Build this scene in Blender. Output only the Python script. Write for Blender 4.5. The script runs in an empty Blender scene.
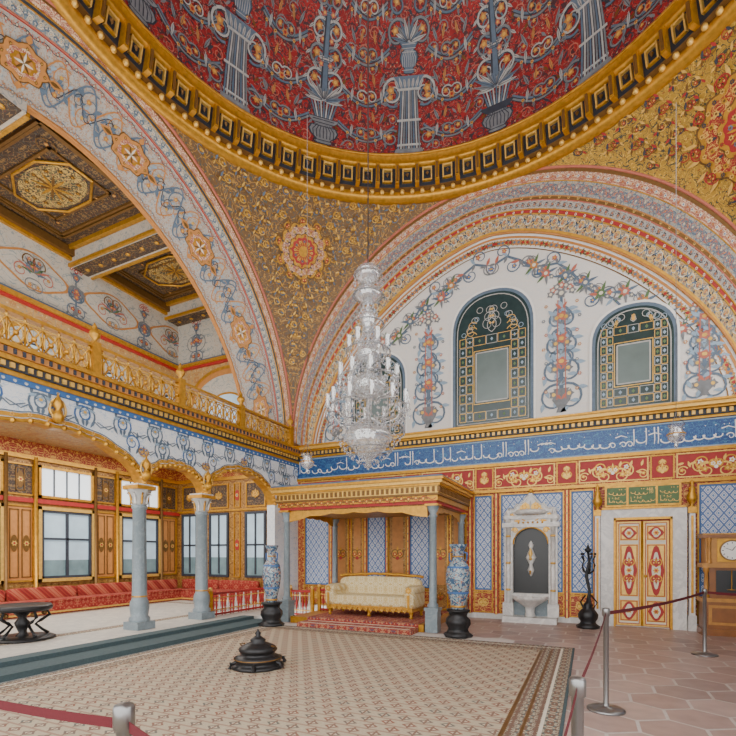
import bpy, math, random
from mathutils import Vector
random.seed(7)
pi=math.pi; sin=math.sin; cos=math.cos
# ------------------------------------------------------------------ materials
class NT:
    def __init__(s,name,rough=.6,metal=0.0):
        s.m=bpy.data.materials.new(name); s.m.use_nodes=True; s.t=s.m.node_tree
        s.b=s.t.nodes['Principled BSDF']; s.b.inputs['Roughness'].default_value=rough; s.b.inputs['Metallic'].default_value=metal
    def n(s,ty): return s.t.nodes.new(ty)
    def set(s,sock,v):
        if isinstance(v,bpy.types.NodeSocket): s.t.links.new(v,sock)
        elif isinstance(v,(tuple,list)):
            sock.default_value=tuple(v) if len(v)==len(sock.default_value) else tuple(v)+(1,)
        else: sock.default_value=v
    def ma(s,op,a,b=0,c=0):
        k=s.n('ShaderNodeMath'); k.operation=op
        s.set(k.inputs[0],a); s.set(k.inputs[1],b); s.set(k.inputs[2],c); return k.outputs[0]
    def uv(s):
        tc=s.n('ShaderNodeTexCoord'); sp=s.n('ShaderNodeSeparateXYZ'); s.t.links.new(tc.outputs['UV'],sp.inputs[0]); return sp.outputs[0],sp.outputs[1]
    def obj(s): return s.n('ShaderNodeTexCoord').outputs['Object']
    def comb(s,a,b,c=0):
        k=s.n('ShaderNodeCombineXYZ'); s.set(k.inputs[0],a); s.set(k.inputs[1],b); s.set(k.inputs[2],c); return k.outputs[0]
    def noise(s,vec,scale,det=2,dist=0,rough=.5):
        k=s.n('ShaderNodeTexNoise'); s.set(k.inputs['Vector'],vec); k.inputs['Scale'].default_value=scale
        k.inputs['Detail'].default_value=det; k.inputs['Distortion'].default_value=dist; k.inputs['Roughness'].default_value=rough; return k.outputs[0]
    def vor(s,vec,scale,rnd=1.0):
        k=s.n('ShaderNodeTexVoronoi'); s.set(k.inputs['Vector'],vec); k.inputs['Scale'].default_value=scale
        k.inputs['Randomness'].default_value=rnd; return k.outputs['Distance'],k.outputs['Color']
    def mix(s,f,a,b):
        k=s.n('ShaderNodeMix'); k.data_type='RGBA'; s.set(k.inputs[0],f); s.set(k.inputs[6],a); s.set(k.inputs[7],b); return k.outputs[2]
    def out(s,col): s.set(s.b.inputs['Base Color'],col); return s.m
def plain(name,c,rough=.6,metal=0,var=.25,scale=9,emit=0):
    t=NT(name,rough,metal); d=tuple(x*(1-var) for x in c); l=tuple(min(1,x*(1+var*.6)) for x in c)
    f=t.noise(t.obj(),scale,4); col=t.mix(f,d,l)
    if emit: t.set(t.b.inputs['Emission Color'],col); t.b.inputs['Emission Strength'].default_value=emit
    return t.out(col)
def marble(name,c,vein,scale=2.5,rough=.3,k_=9):
    t=NT(name,rough); f=t.noise(t.obj(),scale,6,1.5,.6); a=t.ma('ABSOLUTE',t.ma('SUBTRACT',f,.5)); k=t.ma('MULTIPLY',a,k_); k=t.ma('MINIMUM',k,1)
    g=t.noise(t.obj(),scale*6,4); base=t.mix(g,tuple(x*.85 for x in c),c)
    return t.out(t.mix(k,vein,base))
def arab(name,bg,c1,c2,c3,L=.8,L2=.8,sc=3.5,w=.03,vs=7,r=.3,rough=.6,metal=0,bg2=None):
    t=NT(name,rough,metal); u,v=t.uv()
    pu=t.ma('PINGPONG',u,L); pv=t.ma('PINGPONG',v,L2); P=t.comb(pu,pv,0)
    nz=t.noise(P,sc,1.0,1.2); a=t.ma('ABSOLUTE',t.ma('SUBTRACT',nz,.5)); vine=t.ma('LESS_THAN',a,w)
    nz2=t.noise(t.comb(pu,pv,3.3),sc*1.9,0,.6); a2=t.ma('ABSOLUTE',t.ma('SUBTRACT',nz2,.5)); vine2=t.ma('LESS_THAN',a2,w*.9)
    d,c=t.vor(P,vs); fl=t.ma('LESS_THAN',d,r); ct=t.ma('LESS_THAN',d,r*.45)
    base=bg if bg2 is None else t.mix(t.noise(P,sc*.6,3),bg,bg2)
    g=t.noise(t.obj(),30,3); base=t.mix(t.ma('MULTIPLY',g,.35),base,tuple(x*.55 for x in bg))
    col=t.mix(vine2,base,c3); col=t.mix(fl,col,c2); col=t.mix(ct,col,bg); col=t.mix(vine,col,c1)
    return t.out(col)
def lattice(name,bg,line,dot,s=.16,w=.09,dd=.33):
    t=NT(name,.3); u,v=t.uv(); U=t.ma('DIVIDE',u,s); V=t.ma('DIVIDE',v,s*1.35)
    a=t.ma('PINGPONG',t.ma('ADD',U,V),.5); b=t.ma('PINGPONG',t.ma('SUBTRACT',U,V),.5)
    mn=t.ma('MINIMUM',a,b); ln=t.ma('LESS_THAN',mn,w); ds=t.ma('GREATER_THAN',mn,dd)
    ring=t.ma('COMPARE',mn,dd-.12,.035)
    col=t.mix(ln,bg,line); col=t.mix(ds,col,dot); col=t.mix(ring,col,line)
    g=t.noise(t.obj(),18,3); col=t.mix(t.ma('MULTIPLY',g,.3),col,tuple(x*.6 for x in bg)); return t.out(col)
M={}
M['gold']=plain('gold_leaf',(.62,.31,.030),.36,.5,.55,14)
M['gold2']=plain('gold_pale',(.80,.49,.11),.4,.35,.4,18)
M['golddk']=plain('gold_dark',(.20,.10,.024),.45,.4,.4,14)
M['navy']=plain('navy_dark',(.012,.018,.03),.5)
M['blue']=plain('paint_blue',(.04,.14,.38),.5,0,.35,12)
M['bluegrey']=plain('paint_bluegrey',(.115,.17,.24),.6,0,.4,10)
M['ltblue']=plain('paint_lightblue',(.30,.42,.54),.6,0,.3,10)
M['grey']=plain('paint_grey',(.20,.215,.23),.6,0,.5,9)
M['ltgrey']=plain('paint_lightgrey',(.45,.45,.43),.6,0,.4,9)
M['slate']=plain('paint_slate',(.035,.043,.062),.6,0,.4,9)
M['redp']=plain('paint_red',(.40,.020,.018),.55,0,.35,9)
M['pink']=plain('paint_salmon',(.52,.15,.10),.6,0,.3,10)
M['orange']=plain('paint_ochre',(.54,.23,.06),.6,0,.3,10)
M['green']=plain('paint_sage',(.10,.18,.07),.6,0,.3,10)
M['white']=plain('paint_white',(.87,.86,.82),.5,0,.1,10)
M['cream']=plain('paint_cream',(.74,.68,.55),.6,0,.15,8)
M['dkgreen']=plain('carpet_darkteal',(.060,.095,.105),.95,0,.35,30)
M['bronze']=plain('bronze_dark',(.030,.030,.032),.4,.5,.5,18)
M['steel']=plain('brushed_steel',(.28,.28,.28),.3,.85,.1,30)
M['rope']=plain('velvet_rope_red',(.11,.006,.012),.9,0,.2,60)
M['wood']=plain('walnut_wood',(.26,.095,.022),.35,0,.45,7)
M['woodlt']=plain('inlaid_wood',(.50,.23,.045),.4,.1,.45,9)
M['marble']=marble('marble_white',(.82,.80,.76),(.58,.57,.55))
M['marbleg']=marble('marble_bluegrey',(.29,.35,.38),(.19,.24,.27),5,.3,5)
M['black']=plain('niche_black',(.012,.014,.016),.3)
M['upholst']=arab('upholstery_cream',(.76,.66,.40),(.56,.38,.13),(.84,.78,.56),(.66,.50,.24),.12,.12,14,.03,24,.25,.8)
def domered():
    t=NT('dome_red',.65); u,v=t.uv(); P=t.comb(t.ma('PINGPONG',u,1.0),v,0)
    nz=t.noise(P,3.2,3,1.0); base=t.mix(nz,(.12,.004,.006),(.52,.024,.024))
    n2=t.noise(P,6,1,1.6); vn=t.ma('LESS_THAN',t.ma('ABSOLUTE',t.ma('SUBTRACT',n2,.5)),.018)
    n3=t.noise(t.comb(t.ma('PINGPONG',u,1.0),v,7),5.2,1,1.4); v3=t.ma('LESS_THAN',t.ma('ABSOLUTE',t.ma('SUBTRACT',n3,.52)),.035)
    c=t.mix(vn,base,(.30,.18,.14)); c=t.mix(v3,c,(.07,.025,.03)); 
    d,_=t.vor(P,8); c=t.mix(t.ma('LESS_THAN',d,.12),c,(.50,.32,.18)); return t.out(c)
M['domered']=domered()
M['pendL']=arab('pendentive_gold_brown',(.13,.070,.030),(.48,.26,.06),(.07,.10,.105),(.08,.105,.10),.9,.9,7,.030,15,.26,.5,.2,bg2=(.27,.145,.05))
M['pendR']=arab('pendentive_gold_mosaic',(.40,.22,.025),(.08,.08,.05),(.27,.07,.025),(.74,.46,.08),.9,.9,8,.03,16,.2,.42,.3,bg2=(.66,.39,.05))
M['bandblue']=arab('arch_band_greyflower',(.49,.46,.41),(.44,.27,.18),(.20,.25,.28),(.30,.36,.39),.45,.6,12,.03,20,.22,.6)
M['bandred']=arab('arch_band_red',(.38,.10,.07),(.70,.52,.34),(.12,.17,.24),(.55,.28,.18),.14,.3,18,.05,26,.28,.6)
M['banddark']=arab('arch_band_darkgold',(.07,.07,.05),(.58,.38,.10),(.46,.15,.07),(.26,.22,.09),.3,.5,11,.06,20,.25,.5,.1)
M['bandin']=arab('arch_band_inner',(.24,.235,.19),(.60,.42,.16),(.50,.46,.38),(.34,.10,.06),.3,.5,13,.05,22,.26,.5,.1)
M['bandcream']=arab('arch_band_cream',(.48,.44,.37),(.16,.24,.30),(.44,.16,.10),(.33,.30,.20),.3,.5,13,.05,24,.28,.6)
M['lunette']=arab('lunette_plaster',(.80,.78,.74),(.75,.71,.66),(.73,.67,.62),(.69,.69,.68),.9,.9,3,.02,9,.12,.6)
M['galwhite']=arab('gallery_white_blue',(.82,.85,.87),(.50,.60,.72),(.70,.76,.82),(.62,.70,.78),.5,.6,6,.015,14,.1,.5)
M['upwall']=arab('upper_wall_floral',(.58,.54,.47),(.30,.34,.34),(.42,.31,.24),(.50,.42,.32),.9,.9,4,.02,9,.16,.6)
M['ochre']=arab('ochre_panel',(.42,.215,.05),(.20,.085,.022),(.58,.38,.15),(.30,.14,.035),.25,.35,8,.03,14,.25,.45,.15)
M['ochrepl']=arab('ochre_upper_wall',(.54,.33,.12),(.42,.20,.07),(.62,.46,.25),(.30,.25,.18),.7,.7,4,.03,8,.2,.55)
M['coffer']=arab('ceiling_coffer',(.050,.028,.019),(.26,.15,.05),(.11,.035,.018),(.075,.08,.07),.35,.35,10,.03,14,.22,.6)
M['redfl']=arab('red_gold_frieze',(.34,.020,.016),(.72,.40,.08),(.46,.11,.04),(.62,.30,.06),.3,.3,9,.03,16,.16,.5)
M['tile']=lattice('iznik_lattice_tile',(.76,.80,.84),(.020,.11,.38),(.035,.18,.46),.17,.11,.36)
M['callig']=arab('calligraphy_tile_blue',(.010,.065,.25),(.06,.24,.42),(.03,.14,.36),(.02,.12,.34),.4,.3,10,.02,18,.22,.3)
M['brick']=arab('rug_red',(.28,.028,.022),(.46,.22,.12),(.06,.08,.14),(.38,.10,.06),.22,.22,10,.04,16,.3,.95)
M['divan']=arab('divan_red_cloth',(.30,.020,.016),(.44,.13,.07),(.18,.015,.015),(.38,.06,.03),.2,.2,9,.03,14,.25,.95)
M['platfl']=marble('platform_floor',(.60,.57,.50),(.42,.41,.38),3,.45)
M['grout']=plain('grout',(.66,.60,.55),.8,0,.2,20)
M['tc1']=plain('terracotta_tile_a',(.43,.30,.26),.4,0,.35,5)
M['tc2']=plain('terracotta_tile_b',(.50,.365,.32),.4,0,.35,5)
M['tc3']=plain('terracotta_tile_c',(.37,.265,.235),.4,0,.35,5)
M['paneup']=plain('window_pane_bright',(.80,.88,.94),.2,0,.1,3,1.1)
M['pane']=plain('window_pane_sky',(.42,.56,.66),.15,0,.4,2,.5)
M['panelow']=plain('window_pane_garden',(.18,.28,.31),.15,0,.6,3,.2)
M['panedk']=plain('window_pane_teal',(.030,.058,.060),.2,0,.5,6)
M['panegr']=plain('window_pane_grey',(.15,.20,.195),.2,0,.3,3)
def porcelain():
    t=NT('porcelain_blue_white',.15); P=t.obj()
    n=t.noise(P,16,3,1.2); f=t.ma('GREATER_THAN',n,.50); c=t.mix(f,(.05,.11,.20),(.31,.40,.43))
    n2=t.noise(P,23,1,1); c=t.mix(t.ma('GREATER_THAN',n2,.62),c,(.40,.20,.14)); return t.out(c)
M['porc']=porcelain()
def carpet():
    t=NT('carpet_beige_pattern',.95); u,v=t.uv()
    U=t.ma('DIVIDE',u,.20); V=t.ma('DIVIDE',v,.15); row=t.ma('FLOOR',V); U=t.ma('ADD',U,t.ma('MULTIPLY',row,.5))
    fu=t.ma('ABSOLUTE',t.ma('SUBTRACT',t.ma('FRACT',U),.5)); fv=t.ma('ABSOLUTE',t.ma('SUBTRACT',t.ma('FRACT',V),.5))
    s=t.ma('ADD',fu,fv)
    m1=t.ma('LESS_THAN',s,.36); m2=t.ma('LESS_THAN',s,.2); m5=t.ma('LESS_THAN',s,.08); m3=t.ma('LESS_THAN',fu,.05); m4=t.ma('GREATER_THAN',fv,.42)
    wn=t.n('ShaderNodeTexWhiteNoise'); t.set(wn.inputs['Vector'],t.comb(t.ma('FLOOR',U),row,0))
    mc=t.mix(wn.outputs['Value'],(.25,.070,.040),(.09,.105,.10))
    g=t.noise(t.obj(),45,3); base=t.mix(g,(.36,.29,.195),(.60,.51,.365))
    c=t.mix(m1,base,mc); c=t.mix(m2,c,(.60,.51,.37)); c=t.mix(m5,c,(.2,.07,.05)); c=t.mix(m3,c,(.20,.10,.07)); c=t.mix(m4,c,(.33,.20,.14))
    big=t.noise(t.obj(),1.1,2); c=t.mix(t.ma('MULTIPLY',big,.3),c,(.40,.33,.24))
    return t.out(c)
M['carpet']=carpet()
M['cborder']=arab('carpet_border',(.52,.45,.32),(.18,.10,.07),(.26,.10,.06),(.12,.14,.13),.1,.1,16,.06,22,.3,.95)
def glass():
    t=NT('chandelier_crystal',.05); tr=t.n('ShaderNodeBsdfTransparent'); gl=t.n('ShaderNodeBsdfGlossy'); gl.inputs['Roughness'].default_value=.04
    df=t.n('ShaderNodeBsdfDiffuse'); df.inputs[0].default_value=(.62,.65,.68,1)
    a=t.n('ShaderNodeMixShader'); a.inputs[0].default_value=.35; t.t.links.new(gl.outputs[0],a.inputs[1]); t.t.links.new(df.outputs[0],a.inputs[2])
    b=t.n('ShaderNodeMixShader'); b.inputs[0].default_value=.5; t.t.links.new(tr.outputs[0],b.inputs[1]); t.t.links.new(a.outputs[0],b.inputs[2])
    t.t.links.new(b.outputs[0],t.t.nodes['Material Output'].inputs[0]); return t.m
M['crystal']=glass()
# ------------------------------------------------------------------ mesh builder
class MB:
    def __init__(s): s.v=[];s.f=[];s.m=[];s.uv=[];s.sm=[];s.mats=[]
    def mi(s,k):
        if k not in s.mats: s.mats.append(k)
        return s.mats.index(k)
    def face(s,pts,mat,uv=None,smooth=False):
        b=len(s.v); s.v+= [tuple(p) for p in pts]; s.add(list(range(b,b+len(pts))),mat,uv,smooth)
    def add(s,idx,mat,uv=None,smooth=False):
        s.f.append(idx); s.m.append(s.mi(mat)); s.sm.append(smooth)
        if uv is None:
            P=[Vector(s.v[i]) for i in idx]; n=(P[1]-P[0]).cross(P[2]-P[0]) if len(P)>2 else Vector((0,0,1))
            a=[abs(x) for x in n]; k=a.index(max(a))
            uv=[((p.y,p.z) if k==0 else (p.x,p.z) if k==1 else (p.x,p.y)) for p in P]
        s.uv.append(uv)
    def box(s,x0,x1,y0,y1,z0,z1,mat,faces='xXyYzZ'):
        if x0>x1:x0,x1=x1,x0
        if y0>y1:y0,y1=y1,y0
        c=[(x0,y0,z0),(x1,y0,z0),(x1,y1,z0),(x0,y1,z0),(x0,y0,z1),(x1,y0,z1),(x1,y1,z1),(x0,y1,z1)]
        F={'z':(0,3,2,1),'Z':(4,5,6,7),'y':(0,1,5,4),'Y':(2,3,7,6),'x':(3,0,4,7),'X':(1,2,6,5)}
        for k in faces: s.face([c[i] for i in F[k]],mat)
    def grid(s,fn,us,vs,mat,uvf=None,smooth=True):
        b=len(s.v); nu=len(us); nv=len(vs)
        for u in us:
            for v in vs: s.v.append(tuple(fn(u,v)))
        for i in range(nu-1):
            for j in range(nv-1):
                idx=[b+i*nv+j,b+(i+1)*nv+j,b+(i+1)*nv+j+1,b+i*nv+j+1]
                q=[(us[i],vs[j]),(us[i+1],vs[j]),(us[i+1],vs[j+1]),(us[i],vs[j+1])]
                s.add(idx,mat,[uvf(*x) if uvf else x for x in q],smooth)
    def lathe(s,prof,c,mat,seg=24,a0=0,a1=2*pi,smooth=True,flute=0,nf=0):
        cx,cy,cz=c; us=[a0+(a1-a0)*i/seg for i in range(seg+1)]
        R=max(p[0] for p in prof)
        def fn(a,j):
            r,z=prof[int(j)]; r=r*(1+flute*cos(nf*a)) if nf else r
            return (cx+r*cos(a),cy+r*sin(a),cz+z)
        s.grid(fn,us,list(range(len(prof))),mat,lambda a,j:(a*R,prof[int(j)][1]),smooth)
    def tube(s,pts,r,mat,seg=6,smooth=True):
        P=[Vector(p) for p in pts]; n=len(P); rr=r if isinstance(r,(list,tuple)) else [r]*n
        b=len(s.v); L=0
        for i,p in enumerate(P):
            t=(P[min(i+1,n-1)]-P[max(i-1,0)]); t=t.normalized() if t.length>1e-9 else Vector((0,0,1))
            up=Vector((0,0,1)) if abs(t.z)<.9 else Vector((1,0,0)); a=t.cross(up).normalized(); c=t.cross(a).normalized()
            for k in range(seg):
                an=2*pi*k/seg; s.v.append(tuple(p+(a*cos(an)+c*sin(an))*rr[i]))
        for i in range(n-1):
            for k in range(seg):
                k2=(k+1)%seg; s.add([b+i*seg+k,b+i*seg+k2,b+(i+1)*seg+k2,b+(i+1)*seg+k],mat,None,smooth)
        s.add([b+k for k in range(seg)],mat); s.add([b+(n-1)*seg+k for k in range(seg)][::-1],mat)
    def ball(s,c,r,mat,seg=10,sz=1.0):
        s.lathe([(r*sin(pi*i/8)+1e-5,-r*sz*cos(pi*i/8)) for i in range(9)],c,mat,seg)
    def octa(s,c,r,h,mat):
        x,y,z=c; b=len(s.v); s.v+=[(x+r,y,z),(x,y+r,z),(x-r,y,z),(x,y-r,z),(x,y,z+h*.4),(x,y,z-h*.6)]
        for i in range(4): s.add([b+i,b+(i+1)%4,b+4],mat); s.add([b+(i+1)%4,b+i,b+5],mat)
    def cushion(s,x0,x1,y0,y1,z0,z1,mat,e=.35,n=14):
        cx,cy,cz=(x0+x1)/2,(y0+y1)/2,(z0+z1)/2; a,b,c=(x1-x0)/2,(y1-y0)/2,(z1-z0)/2
        sp=lambda v:math.copysign(abs(v)**e,v)
        us=[-pi+2*pi*i/(2*n) for i in range(2*n+1)]; vs=[-pi/2+pi*j/n for j in range(n+1)]
        def fn(u,v): 
            return (cx+a*sp(cos(v))*sp(cos(u)),cy+b*sp(cos(v))*sp(sin(u)),cz+c*sp(sin(v)))
        s.grid(fn,us,vs,mat,lambda u,v:(fn(u,v)[0],fn(u,v)[2]+fn(u,v)[1]))
    def build(s,name,origin=(0,0,0),parent=None):
        me=bpy.data.meshes.new(name); o=Vector(origin)
        me.from_pydata([tuple(Vector(p)-o) for p in s.v],[],s.f)
        for k in s.mats: me.materials.append(M[k])
        uvl=me.uv_layers.new(name='UVMap'); flat=[]
        for u in s.uv:
            for q in u: flat+= [q[0],q[1]]
        uvl.data.foreach_set('uv',flat)
        me.polygons.foreach_set('material_index',s.m); me.polygons.foreach_set('use_smooth',s.sm); me.update()
        ob=bpy.data.objects.new(name,me); ob.location=o; bpy.context.collection.objects.link(ob)
        if parent: ob.parent=parent
        return ob
class Orn:
    def __init__(s,mb,mapf,ol=None): s.b=mb; s.f=mapf; s.k=0; s.ol=ol
    def off(s,o): s.k+=1; return o+(s.k%7)*.0003
    def ribbon(s,pts,w,mat,off=.006,taper=.75,w2=None):
        if s.ol and mat!=s.ol:
            q=s.ol; s.ol=None; s.ribbon([(x+w*.12,y-w*.12) for x,y in pts],w*1.5,q,off-.003,taper*.8); s.ol=q
        n=len(pts); o=s.off(off); b=s.b; base=len(b.v)
        for i,(x,y) in enumerate(pts):
            x0,y0=pts[max(i-1,0)]; x1,y1=pts[min(i+1,n-1)]; dx,dy=x1-x0,y1-y0; l=math.hypot(dx,dy) or 1
            f=i/(n-1); ww=w*(1-taper*f)*.5; nx,ny=-dy/l*ww,dx/l*ww
            b.v.append(tuple(s.f(x+nx,y+ny,o))); b.v.append(tuple(s.f(x-nx,y-ny,o)))
        for i in range(n-1): b.add([base+2*i,base+2*i+1,base+2*i+3,base+2*i+2],mat,[(0,0)]*4)
    def poly(s,pts,mat,off=.006):
        o=s.off(off); s.b.face([s.f(x,y,o) for x,y in pts],mat,list(pts))
    def fan(s,pts,mat,off=.006):
        o=s.off(off); b=s.b; cx=sum(p[0] for p in pts)/len(pts); cy=sum(p[1] for p in pts)/len(pts)
        base=len(b.v); b.v.append(tuple(s.f(cx,cy,o)))
        for x,y in pts: b.v.append(tuple(s.f(x,y,o)))
        n=len(pts)
        for i in range(n): b.add([base,base+1+i,base+1+(i+1)%n],mat,[(cx,cy),pts[i],pts[(i+1)%n]])
    def leaf(s,x,y,a,L,W,mat,off=.007):
        q=[(0,0),(.25,.42),(.5,.5),(.8,.25),(1,0),(.8,-.25),(.5,-.5),(.25,-.42)]
        ca,sa=cos(a),sin(a); s.poly([(x+L*p*ca-W*r*sa,y+L*p*sa+W*r*ca) for p,r in q],mat,off)
        if s.ol: s.ribbon([(x+L*.1*ca,y+L*.1*sa),(x+L*.85*ca,y+L*.85*sa)],W*.16,s.ol,off+.002,.5)
    def disc(s,x,y,r,mat,off=.008,n=12,ry=None):
        ry=ry or r; s.poly([(x+r*cos(2*pi*i/n),y+ry*sin(2*pi*i/n)) for i in range(n)],mat,off)
    def flower(s,x,y,r,m1,m2,n=6,off=.008):
        s.fan([(x+r*(1 if i%2==0 else .62)*cos(pi*i/n),y+r*(1 if i%2==0 else .62)*sin(pi*i/n)) for i in range(2*n)],m1,off)
        s.disc(x,y,r*.38,m2,off+.003,8)
    def spiral(s,x,y,a,r,turns,d,w,mat,off=.006,n=20,end=None):
        pts=[(x,y)]; dth=turns*2*pi/n
        for i in range(n):
            rad=r*(1-.78*i/n); a+=d*dth; ds=rad*dth; x+=ds*cos(a-d*dth/2); y+=ds*sin(a-d*dth/2); pts.append((x,y))
        s.ribbon(pts,w,mat,off,.55)
        if end: s.flower(x,y,w*1.9,end,'gold2',5,off+.004)
        return pts
    def vine(s,u0,u1,vc,amp,per,w,ms,ml,mf,off=.006,leaf=1.0,r=None):
        n=max(4,int((u1-u0)/per*16)); pts=[(u0+(u1-u0)*i/n,vc+amp*.5*sin(2*pi*(u1-u0)*i/n/per)) for i in range(n+1)]
        s.ribbon(pts,w,ms,off,0); k=int((u1-u0)/(per/2)); r=r or amp*.62
        for i in range(k):
            uc=u0+per*(.25+.5*i); sg=1 if i%2==0 else -1
            if uc+per*.3>u1: break
            x=uc-per*.16; y=vc+sg*amp*.42
            p=s.spiral(x,y,sg*.25,r,1.25,-sg,w*.9,ms,off+.001,18,mf)
            for j in (3,7,11): 
                q=p[j]; an=math.atan2(p[j+1][1]-q[1],p[j+1][0]-q[0]); s.leaf(q[0],q[1],an+sg*.9,w*4*leaf,w*1.9*leaf,ml,off+.003)
            s.leaf(uc+per*.1,vc+sg*amp*.2,sg*-.8,w*4*leaf,w*1.8*leaf,ml,off+.003)
            s.leaf(uc+per*.1,vc+sg*amp*.2,sg*1.5,w*3.4*leaf,w*1.8*leaf,ml,off+.003)
    def palm(s,x,y,h,ms,ml,mf,off=.007,up=1):
        for a,l in ((0,1),(.5,.82),(-.5,.82),(1.0,.62),(-1.0,.62)):
            s.leaf(x,y,up*(pi/2)+a,h*l*.62,h*.16,ml,off)
        for d in (1,-1):
            s.spiral(x,y,up*(-.3) if d>0 else pi-up*(-.3),h*.26,1.2,d*up,h*.07,ms,off+.001,16,mf)
        s.disc(x,y,h*.1,mf,off+.003)
    def tree(s,x,y,h,w,ms,ml,f1,f2,vase='grey',off=.007,tiers=4):
        s.fan([(x-w*.10,y),(x+w*.10,y),(x+w*.06,y+h*.03),(x+w*.18,y+h*.10),(x+w*.13,y+h*.17),(x+w*.16,y+h*.19),(x-w*.16,y+h*.19),(x-w*.13,y+h*.17),(x-w*.18,y+h*.10),(x-w*.06,y+h*.03)],vase,off+.003)
        s.ribbon([(x,y+h*.15),(x,y+h*.5),(x,y+h*.95)],w*.09,ms,off,.4)
        for i in range(tiers):
            f=i/tiers; yy=y+h*(.22+.68*f); r=w*(.30-.14*f)
            for d in (1,-1):
                a=.35 if d>0 else pi-.35
                p=s.spiral(x,yy,a,r,1.15,d*(1 if i%2 else -1),w*.055,ms,off+.001,18,f1 if i%2 else f2)
                for j in (3,6,9):
                    q=p[j]; an=math.atan2(p[j+1][1]-q[1],p[j+1][0]-q[0]); s.leaf(q[0],q[1],an+(.9 if j%2 else -.9),w*.2,w*.085,ml,off+.003)
        for k in range(7):
            a=pi/2+(k-3)*.42; rr=w*.22; s.flower(x+rr*cos(a),y+h*.93+rr*sin(a),w*.085,f1 if k%2 else f2,'cream',5,off+.005)
        s.flower(x,y+h*.95,w*.12,f2,'cream',6,off+.006)
# ------------------------------------------------------------------ dims
CX,CY=-2.0,5.45; S=5.4; YB=11.15; XL=CX-S; YA=CY+S; XR=CX+S
# ------------------------------------------------------------------ floor
b=MB(); b.box(-6.2,XR,-2,YB,-.12,-.004,'grout'); 
R=.30
hw=R*math.sqrt(3)/2
j=0; yy=-1.6
while yy<YB-.02:
    x=(-.9 if yy<8.4 else -6.1)+(hw if j%2 else 0)
    while x<XR-.1:
        mt=random.choice(['tc1','tc2','tc3','tc1','tc2'])
        b.face([(max(-6.2,min(XR,x+(R-.017)*sin(pi/3*k))),min(YB-.01,yy+(R-.017)*cos(pi/3*k)),0) for k in range(6)][::-1],mt)
        x+=2*hw
    yy+=1.5*R; j+=1
fl=b.build('floor')
b=MB()
b.box(-12.0,-6.7,-1,YB,-.12,.12,'platfl'); b.box(-6.72,-6.25,-1,8.5,-.1,.06,'marbleg')
b.box(-11.0,-8.0,1.0,9.8,.12,.126,'cborder'); b.box(-10.8,-8.2,1.2,9.6,.126,.13,'platfl')
b.build('floor_platform')
b=MB(); b.box(-6.72,-6.22,-.9,8.3,.06,.075,'dkgreen'); b.box(-6.22,-6.2,-.9,8.3,.0,.075,'dkgreen'); b.box(-6.95,-6.69,-.9,8.3,.12,.135,'dkgreen'); b.box(-6.69,-6.675,-.9,8.3,.06,.135,'dkgreen')
b.build('step_runner_carpet',(-6.5,4,.1))
b=MB(); x0,x1,y0,y1=-6.12,-.19,-1.6,8.12
b.box(x0,x1,y0,y1,0.001,.012,'dkgreen')
def rect(b,x0,x1,y0,y1,z,m): b.face([(x0,y0,z),(x1,y0,z),(x1,y1,z),(x0,y1,z)],m)
rect(b,x0+.03,x1-.03,y0+.03,y1-.03,.0135,'cborder'); rect(b,x0+.16,x1-.16,y0+.16,y1-.16,.0145,'cream'); rect(b,x0+.19,x1-.19,y0+.19,y1-.19,.0155,'cborder')
rect(b,x0+.30,x1-.30,y0+.30,y1-.30,.016,'golddk');rect(b,x0+.33,x1-.33,y0+.33,y1-.33,.0165,'cborder')
rect(b,x0+.44,x1-.44,y0+.44,y1-.44,.017,'golddk'); rect(b,x0+.48,x1-.48,y0+.48,y1-.48,.0175,'carpet')
b.build('large_carpet',(-3.2,3.2,0))
# ------------------------------------------------------------------ back wall (lower)
b=MB()
b.box(-12.0,XR+.2,YB,YB+.3,-.1,4.5,'cream')
o=Orn(b,lambda x,z,k:(x,YB-k,z))
def P(x0,x1,z0,z1,mat,d=.02): b.box(x0,x1,YB-d,YB,z0,z1,mat,'xXyzZ')
def frame(x0,x1,z0,z1,w,mat,d=.04):
    P(x0,x1,z0,z0+w,mat,d);P(x0,x1,z1-w,z1,mat,d);P(x0,x0+w,z0+w,z1-w,mat,d);P(x1-w,x1,z0+w,z1-w,mat,d)
P(XL,XR,0,.12,'marble',.05); P(XL,XR,.12,2.92,'redfl',.012)
def tilep(x0,x1,m='tile',z0=.66,z1=2.86):
    P(x0,x1,z0,z1,m,.02); frame(x0-.03,x1+.03,z0-.03,z1+.03,.03,'gold',.04); frame(x0,x1,z0,z1,.035,'blue',.025)
    P(x0,x1,.16,.58,'redfl',.02); frame(x0-.03,x1+.03,.13,.61,.025,'gold',.035); o.palm((x0+x1)/2,.3,.36,'gold2','gold','gold2',.03)
def ochp(x0,x1):
    P(x0,x1,.16,2.86,'ochre',.02); frame(x0-.02,x1+.02,.14,2.88,.03,'gold',.05); 
    m=(x0+x1)/2; w=(x1-x0)/2-.05
    o.fan([(m+w*cos(a)*.8,.75+0.0)for a in (0,pi)]+[(m-w*.8,2.3)]+[(m+w*.8*cos(pi-pi*i/8),2.3+.3*sin(pi*i/8)) for i in range(1,9)],'orange',.028)
    o.palm(m,1.4,.5,'golddk','gold','redp',.035); o.palm(m,.4,.3,'golddk','gold','redp',.035)
for a,c in ((-7.15,-6.4),(-5.23,-4.72),(-4.05,-3.54)): tilep(a,c)
for a,c in ((-6.25,-5.8),(-5.7,-5.36),(-4.62,-4.15),(-3.44,-3.08),(-3.0,-2.64)): ochp(a,c)
tilep(-2.42,-2.03); tilep(-1.82,-.5); tilep(-.33,.10); tilep(1.98,2.75); tilep(2.95,3.35)
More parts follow.
